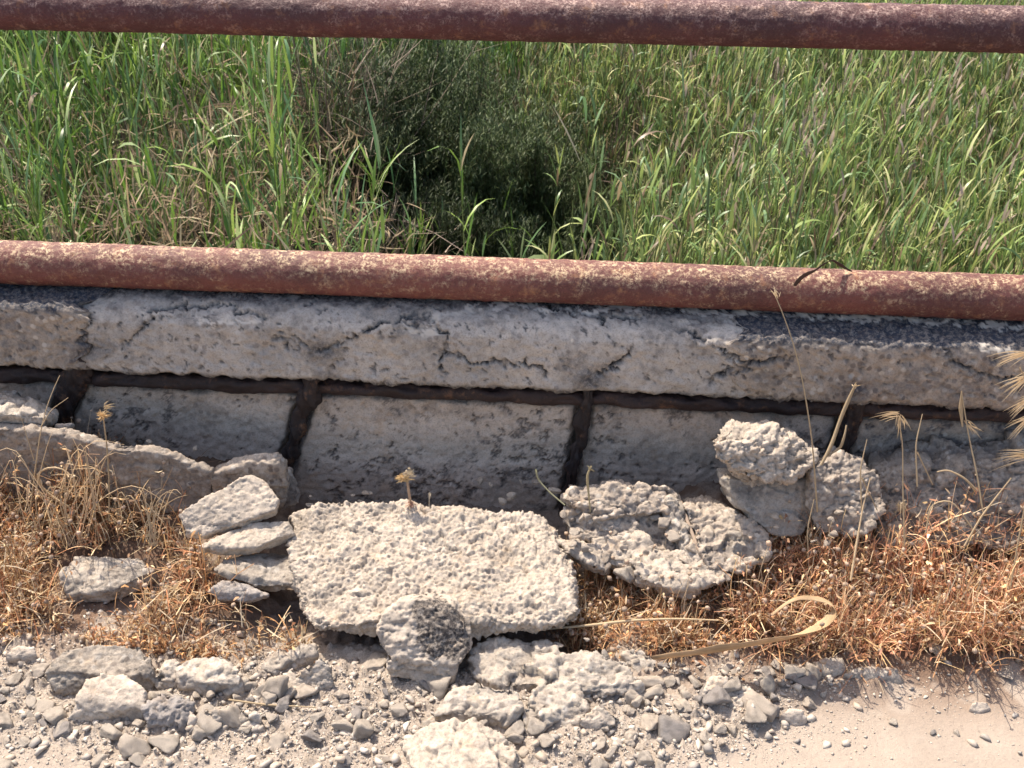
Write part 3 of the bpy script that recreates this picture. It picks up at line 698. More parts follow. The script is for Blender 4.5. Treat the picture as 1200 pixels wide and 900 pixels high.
def rock(name, label, cat, hulls, mat, seed, voxel=.0042, sm=2, broad=.006, lump=.0035, fine=.0012, agg=0.0, lich=0.0, stain=None, tint=.5, drop=True, ext=None, group=None, fac=.8):
    H = []
    for h in hulls:
        p = [np.array(q) for q in h]
        if drop:
            lo = drop if not isinstance(drop, bool) else None
            p = p + [np.array([q[0], q[1], (gbase(q[0], q[1]) if lo is None else lo) - .022]) for q in p]
        if ext is not None: p = p + [q + np.array(ext) for q in p]
        H.append(p)
    allp = np.vstack([np.array(p) for p in H]); base = np.array([allp[:, 0].mean(), allp[:, 1].mean(), max(0, allp[:, 2].min())])
    V, F = hull_mesh(H, voxel * .84); V = smoothV(V, F, min(sm, 1)); Nn = vnorm(V, F); P = V + seed * .37
    fa, ea = facets(P * [1, 1, 1.5], 19, seed + 60); fb, eb = facets(P * [1, 1, 1.3], 52, seed + 61)
    am2 = .4 + .9 * sstep(-.4, .5, fbm(P, 8, 2, seed + 62))
    h = fbm(P, 10, 3, seed) * broad + fbm(P, 42, 3, seed + 3, .6) * lump * .18 + fbm(P, 110, 4, seed + 7, .65) * fine
    h += fa * lump * 2.0 * fac + fb * lump * .55 * am2 - sstep(.08, 0, ea) * lump * .4
    am = 0
    h += fine * 1.2 * (.3 - np.abs(perlin(P * 130, seed + 41)))
    h += broad * .9 * (.3 - np.abs(perlin(P * 17, seed + 21))) + lump * .7 * (.3 - np.abs(perlin(P * 48, seed + 22)))
    ridg = 1 - np.abs(fbm(P, 30, 3, seed + 9)); h -= sstep(.88, 1.0, ridg) * lump * .8
    if agg:
        W_ = P + .006 * np.stack([fbm(P, 30, 2, 1), fbm(P, 30, 2, 2), fbm(P, 30, 2, 3)], 1)
        d1, d2, cid = worley(W_ * [24, 20, 30], seed + 2); h += (cid - .5) * agg * 1.6 - sstep(.08, 0, d2 - d1) * agg * .8
    V2 = V + Nn * h[:, None]
    h -= sstep(.55, .2, np.abs(Nn[:, 2])) * np.maximum(0, fbm(P, 24, 3, seed + 80)) * lump * 2.2
    lg = sstep(.0, .35, fbm(P, 7, 4, seed + 11, .65) + (Nn[:, 2] - .5) * .3) * lich
    if stain is not None: lg = np.maximum(lg, stain(V2, Nn))
    cav_shade = sstep(.0, -.006, h) * .35  # cavity darkening: shade of the hollows painted into the stone colour
    col = np.stack([np.clip(np.maximum(lg, cav_shade), 0, 1), np.zeros(len(V)), np.full(len(V), tint) + .1 * fbm(P, 12, 2, seed + 15)], 1)
    o = link(name, mesh(name, rel(V2, base), F, mat, np.clip(col, 0, 1)), None, base)
    return tag(o, label, cat, group)

# the large slab leaning on the rubble
SL = [D(343, 603, .205), D(372, 590, .20), D(432, 587, .20), D(480, 594, .20), D(545, 594, .20), D(600, 601, .20), D(640, 606, .205), D(655, 622, .22)]
SL2 = [D(672, 668, .33), D(677, 715, .435), D(660, 731, .458), D(560, 728, .463), D(480, 725, .463), D(392, 735, .475), D(366, 733, .475), D(350, 700, .405), D(338, 630, .27)]
def slabstain(V, Nn):
    px, py = proj(V); return ((polydist(px, py, [(600, 608), (640, 615)]) < 22) * .0)
rock('mortar_slab', 'large pale lumpy mortar slab lying tilted in the middle of the rubble against the wall', 'concrete slab',
     [SL + SL2], M_slab, 3, .0031, 0, .011, .0038, .0040, drop=False, ext=(0.004, .012, -.03), tint=.5, fac=.8)
# block in front of the slab
def blockstain(V, Nn):
    px, py = proj(V); n = fbm(V, 60, 3, 77) * 8
    return inside(px + n, py + n, [(484, 702), (520, 700), (548, 728), (552, 768), (530, 775), (492, 766), (488, 735)]) * 1.0
rock('concrete_lump', 'upright pale lump with a dark lichen-covered right cheek, standing in front of the big slab', 'rubble block',
     [[Z(447, 722, .125), Z(470, 704, .14), Z(505, 699, .145), Z(528, 708, .14), Z(545, 732, .115), Z(549, 765, .078), Z(535, 780, .062), Z(470, 778, .06), Z(442, 760, .08), Z(441, 738, .11)], [Z(452, 775, .06), Z(535, 780, .06), Z(528, 806, .018), Z(492, 800, .02), Z(458, 790, .03)]],
     M_slab, 5, .004, 2, .005, .004, .0015, stain=blockstain, tint=.5, drop=False, ext=(0, .04, -.02))
# stack at the left of the slab
rock('stone_slab', 'flat cream stone slab topmost of the little stack left of the big slab', 'stone slab',
     [[D(207, 603, .29), D(225, 590, .27), D(292, 555, .20), D(306, 560, .20), D(310, 574, .22), D(326, 585, .235), D(322, 598, .255), D(288, 610, .28), D(238, 627, .31), D(217, 624, .31)]],
     M_cream, 8, .0036, 2, .003, .0022, .0008, drop=False, ext=(0, .012, -.022), tint=.52)
rock('stone_slab', 'thin broken slab directly below the topmost cream stone, left of the big slab', 'stone slab',
     [[D(228, 640, .335), D(290, 612, .27), D(340, 608, .25), D(347, 625, .27), D(322, 632, .30), D(300, 641, .32), D(255, 645, .335)]],
     M_cream, 9, .0036, 2, .003, .0025, .001, drop=False, ext=(0, .012, -.026), tint=.42)
rock('stone_block', 'wedge-shaped grey stone at the bottom of the stack left of the big slab', 'stone block',
     [[D(250, 668, .37), D(262, 657, .33), D(300, 648, .29), D(350, 652, .29), D(356, 672, .33), D(350, 684, .36), D(312, 690, .375), D(280, 682, .375)]],
     M_rub, 10, .0038, 2, .005, .003, .001, drop=False, ext=(0, .03, -.028), tint=.42, lich=.3)
rock('stone_block', 'small flat stone tucked beneath the wedge-shaped stone, left of the big slab', 'stone block',
     [[D(248, 690, .40), D(262, 680, .38), D(290, 685, .38), D(312, 698, .40), D(290, 706, .41), D(255, 702, .41)]], M_dark, 12, .0038, 2, .003, .003, .001, drop=False, ext=(0, .02, -.02), tint=.6)
rock('stone_block', 'flat lichened grey stone half buried in dry weeds at the left', 'stone block',
     [[D(70, 672, .36), D(88, 652, .31), D(165, 655, .31), D(182, 668, .34), D(135, 690, .385), D(78, 698, .395)]], M_rub, 13, .0038, 2, .004, .003, .0012, drop=False, ext=(0, .01, -.035), lich=.6, tint=.45)
# long fallen kerb pieces at the left foot of the wall
rock('fallen_kerb_piece', 'long broken piece of concrete with a pale top edge leaning at the left foot of the wall', 'concrete piece',
     [[D(-60, 500, .165), D(0, 503, .165), D(70, 509, .165), D(130, 527, .168), D(130, 620, .165), D(-60, 640, .165)],
      [D(125, 526, .168), D(185, 531, .17), D(218, 547, .17), D(248, 554, .17), D(252, 640, .168), D(125, 640, .168)]],
     M_agg, 15, .0044, 2, .004, .0035, .0012, drop=False, ext=(0, .022, .004), tint=.45)
rock('fallen_kerb_piece', 'short hooked concrete piece between the cream slab and the second rusty bar', 'concrete piece',
     [[D(246, 556, .165), D(290, 544, .155), D(322, 540, .15), D(332, 552, .15), D(337, 575, .15), D(330, 600, .15), D(300, 610, .155), D(248, 600, .16)],
      [D(322, 560, .11), D(338, 556, .1), D(350, 590, .11), D(330, 600, .12)]], M_agg, 16, .004, 2, .005, .003, .0012, drop=False, ext=(0, .03, .004), tint=.55)
rock('white_rubble', 'white-topped chunk at the far left under the first rusty bar', 'rubble',
     [[D(-30, 468, .09), D(5, 461, .085), D(25, 468, .09), D(50, 481, .10), D(52, 490, .14), D(10, 485, .15), D(-30, 488, .15), D(50, 500, .14), D(-30, 506, .15)]], M_rub, 17, .0036, 1, .006, .004, .0012, drop=False, ext=(0, .04, -.02), tint=.55)
rock('white_rubble', 'tiny white chip lying on the kerb piece at the first rusty bar', 'rubble', [[D(63, 497, .12), D(84, 496, .12), D(80, 506, .125), D(72, 512, .125)]], M_slab, 18, .003, 1, .002, .001, .0005, drop=False, ext=(0, .01, -.01), tint=.6)
# right: boulders against the wall
rock('boulder', 'rough pitted cream boulder perched highest against the wall right of centre', 'boulder',
     [[D(836, 520, .20), D(858, 496, .14), D(905, 499, .14), D(945, 520, .15), D(956, 540, .18), D(940, 560, .20), D(905, 566, .21), D(868, 556, .215), D(845, 540, .21)],
      [D(845, 530, .18), D(930, 530, .17), D(935, 566, .17), D(890, 574, .18), D(858, 560, .18)]],
     M_cream, 21, .004, 2, .006, .006, .002, drop=False, ext=(0, .05, -.02), agg=.003, tint=.5)
rock('boulder', 'smooth shaded grey boulder carrying the pitted cream boulder by the wall', 'boulder',
     [[D(845, 560, .15), D(900, 560, .17), D(945, 565, .16), D(962, 600, .18), D(940, 628, .22), D(905, 628, .23), D(875, 600, .21), D(850, 585, .17)]], M_rub, 22, .0044, 3, .007, .003, .001, drop=False, ext=(0, .06, -.02), tint=.36)
rock('boulder', 'rough boulder with a bright broken top right of the perched cream boulder', 'boulder',
     [[D(950, 548, .18), D(985, 530, .14), D(1012, 540, .15), D(1032, 560, .17), D(1038, 600, .21), D(1010, 628, .24), D(960, 628, .24), D(945, 590, .2)]], M_agg, 23, .004, 2, .007, .005, .0015, drop=False, ext=(0, .06, -.03), agg=.003, tint=.52)
rock('conglomerate_ledge', 'long rough pebbly concrete ledge at the right foot of the wall behind the weeds', 'concrete piece',
     [[D(1030, 560, .10), D(1075, 546, .09), D(1130, 546, .1), D(1160, 552, .1), D(1160, 640, .2), D(1030, 640, .2)], [D(1150, 548, .1), D(1200, 540, .1), D(1290, 548, .1), D(1290, 650, .2), D(1150, 645, .2)]],
     M_agg, 24, .0044, 2, .01, .006, .002, drop=False, ext=(0, .09, 0), agg=.006, tint=.42)
# middle heap of pebbly rubble
rock('conglomerate_block', 'pebbly broken concrete block with a flat top right of the big slab', 'rubble block',
     [[D(735, 600, .19), D(800, 592, .165), D(818, 650, .245), D(745, 645, .25)], [D(660, 585, .20), D(668, 573, .17), D(715, 566, .16), D(782, 570, .16), D(796, 585, .17), D(790, 600, .20), D(745, 606, .22), D(690, 606, .22)],
      [D(662, 598, .20), D(745, 604, .21), D(752, 628, .24), D(670, 635, .24)]], M_agg, 26, .004, 1, .008, .006, .002, drop=False, ext=(0, .05, -.03), agg=.0035, tint=.6)
rock('conglomerate_block', 'lower pale lump of the pebbly heap with a shaded underside', 'rubble block',
     [[D(735, 655, .29), D(770, 640, .26), D(830, 645, .26), D(852, 668, .31), D(848, 682, .335), D(795, 692, .35), D(750, 680, .335)],
      [D(690, 630, .24), D(760, 625, .24), D(790, 655, .29), D(730, 668, .30), D(695, 655, .28)]], M_slab, 27, .004, 2, .007, .005, .0015, drop=False, ext=(0, .03, -.035), agg=.003, tint=.5)
rock('conglomerate_block', 'knobbly right-hand lump of the pebbly heap beside the twig', 'rubble block',
     [[D(800, 592, .18), D(835, 588, .17), D(862, 600, .19), D(895, 625, .23), D(902, 650, .28), D(870, 672, .32), D(835, 668, .31), D(815, 630, .25)]], M_agg, 28, .004, 1, .009, .006, .002, drop=False, ext=(0, .06, -.03), agg=.0035, tint=.6)
rock('conglomerate_block', 'narrow ridge of rubble left of the twig in the pebbly heap', 'rubble block',
     [[D(782, 580, .18), D(800, 592, .18), D(818, 640, .25), D(828, 668, .30), D(812, 672, .30), D(792, 640, .25), D(778, 605, .2)]], M_rub, 29, .004, 1, .006, .004, .0015, drop=False, ext=(0, .04, -.03), agg=.003, tint=.5)
rock('rubble_chunk', 'small dark-sided chunk wedged between big slab and pebbly heap', 'rubble', [[D(690, 660, .31), D(640, 628, .25), D(668, 640, .26), D(700, 640, .26), D(712, 668, .30)]], M_cream, 30, .004, 1, .005, .004, .001, drop=False, ext=(0, .03, -.03), tint=.4)

# foreground blocks
rock('concrete_block', 'largest grey weathered block at the lower left, behind the cream stone', 'concrete block',
     [[Z(72, 760, .062), Z(110, 754, .066), Z(165, 757, .064), Z(178, 768, .06), Z(181, 790, .045), Z(150, 792, .05), Z(62, 786, .052), Z(52, 788, .045), Z(62, 808, .02)]], M_rub, 31, .004, 2, .006, .004, .0015, lich=.55, tint=.4)
rock('cream_stone', 'smooth cream limestone block in front of the grey block, lower left', 'stone', [[Z(100, 797, .065), Z(118, 789, .068), Z(145, 790, .066), Z(171, 806, .058), Z(168, 828, .042), Z(130, 822, .046), Z(108, 826, .036), Z(78, 842, .018), Z(88, 820, .045)]],
     M_cream, 32, .004, 2, .004, .0022, .0008, tint=.55)
rock('dark_stone', 'dark fractured stone right of the cream block, lower left', 'stone', [[Z(166, 828, .046), Z(190, 812, .052), Z(212, 812, .05), Z(228, 824, .042), Z(222, 846, .022), Z(172, 850, .02)]], M_dark, 33, .0035, 1, .007, .005, .0015, tint=.55, lich=.3)
rock('rubble_chunk', 'pale chunk with a shaded grey front, right of the largest grey block', 'rubble', [[Z(204, 782, .045), Z(225, 770, .055), Z(262, 768, .058), Z(272, 775, .056), Z(284, 790, .05), Z(280, 804, .035), Z(240, 800, .045), Z(210, 805, .02)]], M_rub, 34, .0036, 1, .005, .003, .001, tint=.55)
rock('rubble_chunk', 'rough crumbly chunk between the grey block and the pale shaded chunk', 'rubble', [[Z(180, 790, .04), Z(195, 772, .045), Z(210, 775, .045), Z(212, 800, .02), Z(186, 812, .01)]], M_rub, 35, .0036, 1, .006, .004, .0015, tint=.5)
rock('rubble_chunk', 'rounded white stone alone near the left edge of the photo', 'rubble', [[Z(5, 768, .03), Z(20, 756, .04), Z(40, 757, .04), Z(46, 768, .03), Z(38, 776, .015), Z(10, 775, .015)]], M_slab, 36, .0034, 2, .003, .002, .001, tint=.55)
rock('rubble_chunk', 'triangular pale chunk with a dark right flank left of the slab gap', 'rubble', [[Z(345, 800, .02), Z(352, 785, .045), Z(375, 768, .065), Z(390, 780, .055), Z(393, 800, .03), Z(372, 812, .01)]], M_rub, 37, .0034, 1, .005, .003, .001, tint=.6)
rock('rubble_chunk', 'grey split chunk behind the triangular pale one', 'rubble', [[Z(306, 782, .025), Z(325, 760, .045), Z(335, 775, .04), Z(370, 756, .04), Z(372, 768, .03), Z(320, 795, .01)]], M_rub, 38, .0034, 1, .005, .003, .001, tint=.42)
rock('rubble_chunk', 'flat chunk leaning in front of the grey split chunk', 'rubble', [[Z(322, 800, .02), Z(340, 784, .035), Z(352, 795, .03), Z(350, 812, .012), Z(330, 815, .008)]], M_slab, 39, .0034, 1, .003, .002, .001, tint=.5)
rock('concrete_lump', 'broad low crumbly mass of broken concrete below the right half of the big slab', 'rubble block',
     [[Z(548, 760, .045), Z(575, 748, .055), Z(640, 750, .06), Z(665, 765, .06), Z(640, 800, .04), Z(590, 805, .03), Z(560, 790, .03)],
      [Z(640, 770, .055), Z(690, 760, .06), Z(735, 775, .055), Z(752, 800, .04), Z(700, 812, .03), Z(650, 810, .035)],
      [Z(630, 800, .045), Z(680, 800, .045), Z(690, 830, .03), Z(660, 866, .0), Z(615, 860, .01), Z(612, 830, .03)]], M_rub, 41, .0042, 1, .008, .0042, .0022, tint=.5, fac=1.3)
rock('rubble_chunk', 'blocky stone with a smooth shaded right face in front of the crumbly mass', 'rubble', [[Z(508, 838, .03), Z(530, 808, .05), Z(570, 800, .055), Z(606, 808, .052), Z(614, 828, .04), Z(596, 842, .028), Z(570, 838, .035), Z(530, 846, .015)]], M_rub, 42, .0036, 1, .005, .003, .001, tint=.5)
rock('pinkish_stone', 'flat pinkish slab with a sharp ridge at the bottom centre edge', 'stone', [[Z(470, 870, .02), Z(505, 850, .045), Z(556, 842, .052), Z(585, 890, .045), Z(590, 930, .02), Z(500, 935, .02)], [Z(556, 842, .052), Z(605, 870, .03), Z(612, 890, .02), Z(590, 920, .02)]], M_cream, 43, .004, 1, .004, .0035, .0015, tint=.45)
rock('rubble_chunk', 'crumbly wedge just right of the crumbly mass, pointing right', 'rubble', [[Z(676, 845, .03), Z(700, 826, .04), Z(728, 838, .03), Z(722, 850, .02), Z(690, 862, .008)]], M_slab, 44, .0036, 1, .005, .004, .001, tint=.5)
rock('rubble_chunk', 'cracked chunk at the left end of the curled dry leaf', 'rubble', [[Z(728, 765, .035), Z(750, 758, .04), Z(770, 772, .035), Z(768, 790, .02), Z(748, 796, .01)]], M_rub, 45, .0036, 1, .005, .004, .001, tint=.55)
rock('round_rubble', 'round knobbly white lump sitting alone at the edge of the grit, right of centre', 'rubble', [[Z(824, 812, .03), Z(834, 796, .045), Z(858, 790, .05), Z(878, 802, .04), Z(880, 820, .025), Z(862, 832, .01), Z(834, 830, .01)]], M_slab, 46, .0034, 2, .004, .004, .0015, tint=.58)
rock('rubble_chunk', 'small angular white stone with a dark right side on the pavement edge', 'rubble', [[Z(912, 838, .018), Z(926, 828, .026), Z(942, 832, .024), Z(946, 842, .012), Z(930, 848, .004)]], M_slab, 47, .003, 1, .002, .0015, .0008, tint=.6)
rock('rubble_chunk', 'brown and grey broken chunk at the foot of the right weeds', 'rubble', [[Z(946, 790, .02), Z(960, 774, .03), Z(985, 770, .03), Z(992, 785, .018), Z(975, 795, .006), Z(950, 796, .004)]], M_cream, 48, .0032, 1, .004, .003, .001, tint=.38)
rock('rubble_chunk', 'low grey ridge of mortar lying on the pavement edge below the right weeds', 'rubble', [[Z(988, 790, .02), Z(1005, 780, .025), Z(1050, 785, .02), Z(1058, 796, .008), Z(1010, 802, .004)]], M_rub, 49, .0032, 1, .004, .003, .001, tint=.48)
rock('rubble_chunk', 'lone white chip on the smooth pavement at the right', 'rubble', [[Z(1135, 830, .008), Z(1142, 822, .016), Z(1158, 823, .015), Z(1162, 830, .006), Z(1148, 836, .002)]], M_slab, 50, .0028, 1, .0015, .001, .0005, tint=.6)
rock('rubble_chunk', 'narrow upright white sliver between the dark stone and grey crumbs', 'rubble', [[Z(218, 850, .02), Z(222, 832, .035), Z(232, 840, .03), Z(228, 858, .005)]], M_slab, 51, .003, 1, .002, .0015, .0006, tint=.58)
rock('rubble_chunk', 'crumbly double lump right of the dark stone, lower left', 'rubble', [[Z(232, 850, .015), Z(240, 830, .035), Z(270, 828, .035), Z(276, 845, .02), Z(260, 860, .004)], [Z(270, 845, .02), Z(282, 828, .032), Z(306, 836, .028), Z(310, 852, .012), Z(285, 860, .004)]], M_rub, 52, .0034, 1, .004, .004, .001, tint=.5)

# generic smaller stones at given places: px, py, width px, height px, material, tint
GEN = [(196, 872, 42, 22, M_rub, .55), (236, 862, 26, 18, M_rub, .5), (118, 890, 26, 16, M_rub, .5), (165, 892, 30, 12, M_rub, .45), (62, 845, 14, 8, M_rub, .4),
       (18, 800, 22, 12, M_rub, .45), (36, 806, 16, 10, M_slab, .5), (8, 812, 14, 10, M_rub, .4), (292, 806, 22, 18, M_rub, .45), (262, 756, 16, 10, M_rub, .5),
       (404, 852, 30, 24, M_rub, .5), (428, 862, 14, 30, M_rub, .38), (330, 866, 22, 14, M_slab, .5), (318, 846, 20, 14, M_rub, .5), (372, 846, 18, 12, M_rub, .5),
       (436, 780, 40, 14, M_slab, .45), (470, 838, 26, 14, M_rub, .5), (488, 868, 24, 12, M_rub, .5), (600, 868, 22, 16, M_rub, .5), (640, 876, 22, 12, M_rub, .5),
       (735, 872, 20, 12, M_slab, .5), (757, 895, 16, 14, M_rub, .5), (800, 832, 26, 14, M_slab, .5), (785, 800, 24, 12, M_rub, .5), (815, 805, 18, 16, M_rub, .48),
       (850, 785, 20, 12, M_rub, .5), (896, 800, 18, 10, M_rub, .45), (950, 822, 20, 18, M_slab, .55), (965, 812, 10, 8, M_rub, .4), (1048, 843, 13, 9, M_rub, .42),
       (1095, 855, 13, 8, M_dark, .6), (1122, 856, 8, 6, M_rub, .45), (1094, 770, 16, 14, M_slab, .55), (1180, 786, 40, 8, M_rub, .45), (915, 784, 30, 16, M_rub, .42),
       (845, 692, 26, 10, M_slab, .55), (862, 740, 22, 12, M_rub, .4), (700, 900, 26, 16, M_rub, .5), (540, 885, 20, 12, M_rub, .48), (450, 892, 24, 10, M_slab, .5),
       (98, 776, 10, 8, M_slab, .5), (300, 780, 14, 10, M_rub, .5), (60, 745, 12, 8, M_rub, .4), (34, 735, 22, 10, M_rub, .42), (215, 705, 18, 10, M_rub, .5), (760, 835, 14, 9, M_rub, .5)]
for k in range(250):
    t = rng.random(); px = rng.uniform(0, 960) if t < .8 else rng.uniform(700, 1000); py = rng.normal(830, 34)
    lo = 782 if px < 340 or px > 560 else 790
    if not (lo < py < 905): continue
    if px > 800 and py > 905 - (px - 800) * .62: continue
    s = rng.choice([10, 13, 16, 21, 27, 36], p=[.22, .24, .2, .16, .12, .06]) * 1.0
    GEN.append((px, py, s * rng.uniform(.9, 1.3), s * rng.uniform(.6, .9), [M_rub, M_slab, M_rub, M_cream, M_dark][rng.integers(0, 5)], rng.uniform(.4, .6)))
# loose rubble filling the pebbly heap and the foot of the wall
for (x0, x1, y0, y1, d0, d1, n, lo, hi) in ((700, 860, 592, 680, .16, .30, 26, 12, 34), (655, 700, 600, 660, .21, .29, 10, 9, 20), (560, 760, 748, 800, .44, .50, 16, 10, 24),
                                        (335, 440, 575, 600, .12, .16, 8, 8, 18), (560, 690, 560, 590, .08, .14, 8, 8, 20), (0, 250, 515, 530, .1, .12, 10, 8, 22), (860, 1000, 600, 640, .2, .26, 10, 10, 22)):
    for _ in range(n):
        px, py = rng.uniform(x0, x1), rng.uniform(y0, y1); wd = rng.uniform(lo, hi) * rng.uniform(.6, 1)
        GEN.append((px, py, wd, wd * rng.uniform(.6, .9), [M_rub, M_slab, M_agg, M_cream][rng.integers(0, 4)], .5, d0 + (d1 - d0) * (py - y0) / (y1 - y0) + .02))
VAR = {}
def variant(mat, k, sub=2):
    key = (mat.name, k, sub)
    if key not in VAR:
        rg = np.random.default_rng(900 + k); V, F = ICO[sub]; V = faceted(V, rg, 9, dl=.36); n = fbm(V + k * 3, 2.0, 4, k, .6) * .07; V = V * (1 + n)[:, None]
        c = np.zeros((len(V), 3)); c[:, 2] = .5 + .1 * fbm(V + k, 1.2, 2, 3); c[:, 0] = sstep(.1, .6, fbm(V + k, 1.5, 2, 6)) * .5
        VAR[key] = mesh('small_stone', V, F, mat, c, smooth=False)
    return VAR[key]
REF = [('the big pale slab', 510, 665), ('the largest grey block', 115, 785), ('the cream limestone block', 125, 822), ('the dark fractured stone', 197, 838),
       ('the pale chunk with the shaded front', 245, 790), ('the triangular pale chunk', 372, 795), ('the lichen-cheeked lump', 495, 760), ('the stone with the shaded right face', 562, 825),
       ('the pinkish ridged slab', 545, 870), ('the crumbly concrete mass', 650, 800), ('the crumbly wedge', 702, 845), ('the round knobbly white lump', 852, 812),
       ('the angular white stone', 928, 838), ('the low mortar ridge', 1020, 792), ('the lone white chip', 1148, 829), ('the lone rounded white stone', 26, 768),
       ('the curled tan leaf', 860, 762), ('the crumbly double lump', 270, 845), ('the pebbly heap', 790, 620), ('the flat lichened stone', 125, 675), ('the wedge-shaped grey stone', 303, 675)]
TONE = {'broken_grey_concrete': 'grey', 'broken_mortar_slab': 'pale', 'cream_limestone': 'cream', 'dark_weathered_stone': 'dark', 'aggregate_concrete': 'pebbly brown'}
ST = []
for k, g in enumerate(GEN):
    px, py, wp, hp, mat, tint = g[:6]; d = g[6] if len(g) > 6 else None
    b = D(px, py, d) if d is not None else Z(px, py, gbase(*Z(px, py, .02)[:2])); s = 1 / 620; big = wp > 15
    me = variant(mat, int(rng.integers(0, 9)) + (20 if big else 0), 4 if big else 3)
    sx, sy, sz = wp * s / 2, hp * s / 2 * 1.15, hp * s / 2 * .85
    z = b[2] if d is not None else float(ground(np.array([b[0]]), np.array([b[1]]))[0][0]) + sz * .3
    o = link('small_stone', me, None, (b[0], b[1], z)); o.scale = (sx, sy, sz)
    o.rotation_euler = (rng.normal(0, .3), rng.normal(0, .3), rng.uniform(-3, 3))
    o.scale = ((sx + sy) / 2 * rng.uniform(.9, 1.2), (sx + sy) / 2 * rng.uniform(.8, 1.1), sz)
    nm, rx, ry = min(REF, key=lambda q: ((q[1] - px) ** 2 + (1.6 * (q[2] - py)) ** 2))
    dx, dy = px - rx, py - ry
    where = ('right of' if dx > 0 else 'left of') if abs(dx) > abs(dy) * 1.3 else ('in front of' if dy > 0 else 'behind')
    size = 'fist-sized' if wp > 30 else 'larger' if wp > 19 else 'small' if wp > 11 else 'tiny'
    ST.append((o, '%s %s stone' % (size, TONE[mat.name]), where, nm, math.hypot(dx, dy)))
ORD = ['nearest', 'second nearest', 'third nearest', 'fourth nearest', 'fifth nearest', 'sixth nearest', 'seventh nearest', 'eighth nearest', 'ninth nearest', 'tenth nearest', 'eleventh nearest', 'twelfth nearest', 'thirteenth nearest', 'fourteenth nearest', 'fifteenth nearest', 'farthest']
keys = {}
for q in ST: keys.setdefault(q[1:4], []).append(q)
for (st, where, nm), L in keys.items():
    L.sort(key=lambda q: q[4])
    for k, q in enumerate(L):
        lab = '%s %s %s' % (st, where, nm) + ('' if len(L) == 1 else ', %s' % ORD[min(k, len(ORD) - 1)])
        tag(q[0], lab, 'stone', 'small stones scattered over the grit')

# fine grit: one mass of angular crumbs
_g = N('grit_crumbs'); _at, _c = _g.attr(); M_grit = _g.done(_c, _g.bump(_g.noise(500, 3, .6), .001, .4))
def grit(n, fn, name, label, seed):
    rg = np.random.default_rng(seed); Vs = []; Fs = []; Cs = []; P = fn(n, rg); off = 0
    pal = np.array([[.42, .365, .31], [.36, .32, .28], [.49, .42, .35], [.44, .36, .285], [.25, .215, .19], [.52, .46, .39]])
    for v in range(14):
        bm = bmesh.new()
        for q in rg.normal(size=(9, 3)): bm.verts.new(Vector(q / np.linalg.norm(q) * rg.uniform(.7, 1.1)))
        rr = bmesh.ops.convex_hull(bm, input=bm.verts[:]); bmesh.ops.triangulate(bm, faces=bm.faces[:])
        bmesh.ops.delete(bm, geom=[x for x in bm.verts if not x.link_faces], context='VERTS'); bm.verts.index_update(); bmesh.ops.recalc_face_normals(bm, faces=bm.faces[:])
        V0 = np.array([x.co[:] for x in bm.verts]); F0 = np.array([[x.index for x in f.verts] for f in bm.faces]); bm.free()
        sel = P[v::14]; m = len(sel); sz = np.clip(.0011 * rg.random(m) ** -.47, 0, .012)[:, None]
        sc_ = sz * np.stack([rg.uniform(.8, 1.4, m), rg.uniform(.6, 1.1, m), rg.uniform(.4, .8, m)], 1); a = rg.uniform(0, 6.28, m)
        Q = V0[None] * sc_[:, None]; Q = np.stack([Q[..., 0] * np.cos(a)[:, None] - Q[..., 1] * np.sin(a)[:, None], Q[..., 0] * np.sin(a)[:, None] + Q[..., 1] * np.cos(a)[:, None], Q[..., 2]], -1)
        Q = Q + sel[:, None] + np.array([0, 0, 1]) * sc_[:, None, 2:3] * .25
        Vs.append(Q.reshape(-1, 3)); Fs.append((F0[None] + (np.arange(m) * len(V0))[:, None, None]).reshape(-1, 3) + off); off += m * len(V0)
        Cs.append(np.repeat(pal[rg.choice(6, m, p=[.28, .2, .2, .14, .06, .12])] * rg.uniform(.85, 1.12, (m, 1)), len(V0), 0))
    return tag(link(name, mesh(name, np.vstack(Vs), np.vstack(Fs), M_grit, np.vstack(Cs), False)), label, 'gravel', kind='stuff')
def gritpos(n, rg):
    x = rg.uniform(-1.25, 1.1, n); y = -rg.beta(2.0, 2.0, n) * .48 - .37; y = np.where((x > -.62) & (x < .12) & (y > -.49), -.49 - rg.random(n) * .23, y); e = pav_edge(x)
    pr = np.where(y > e, 1.0, np.exp((y - e) / .06) * .7 + .035); pr = pr * np.where(x > .55, .45, 1) * sstep(-.9, .1, fbm(np.stack([x, y, y * 0], 1), 9, 3, 44))
    k = rg.random(n) < pr; x, y = x[k], y[k]; return np.stack([x, y, ground(x, y)[0]], 1)
grit(60000, gritpos, 'grit', 'fine pale grit and crumbs of concrete strewn before the rubble', 50)

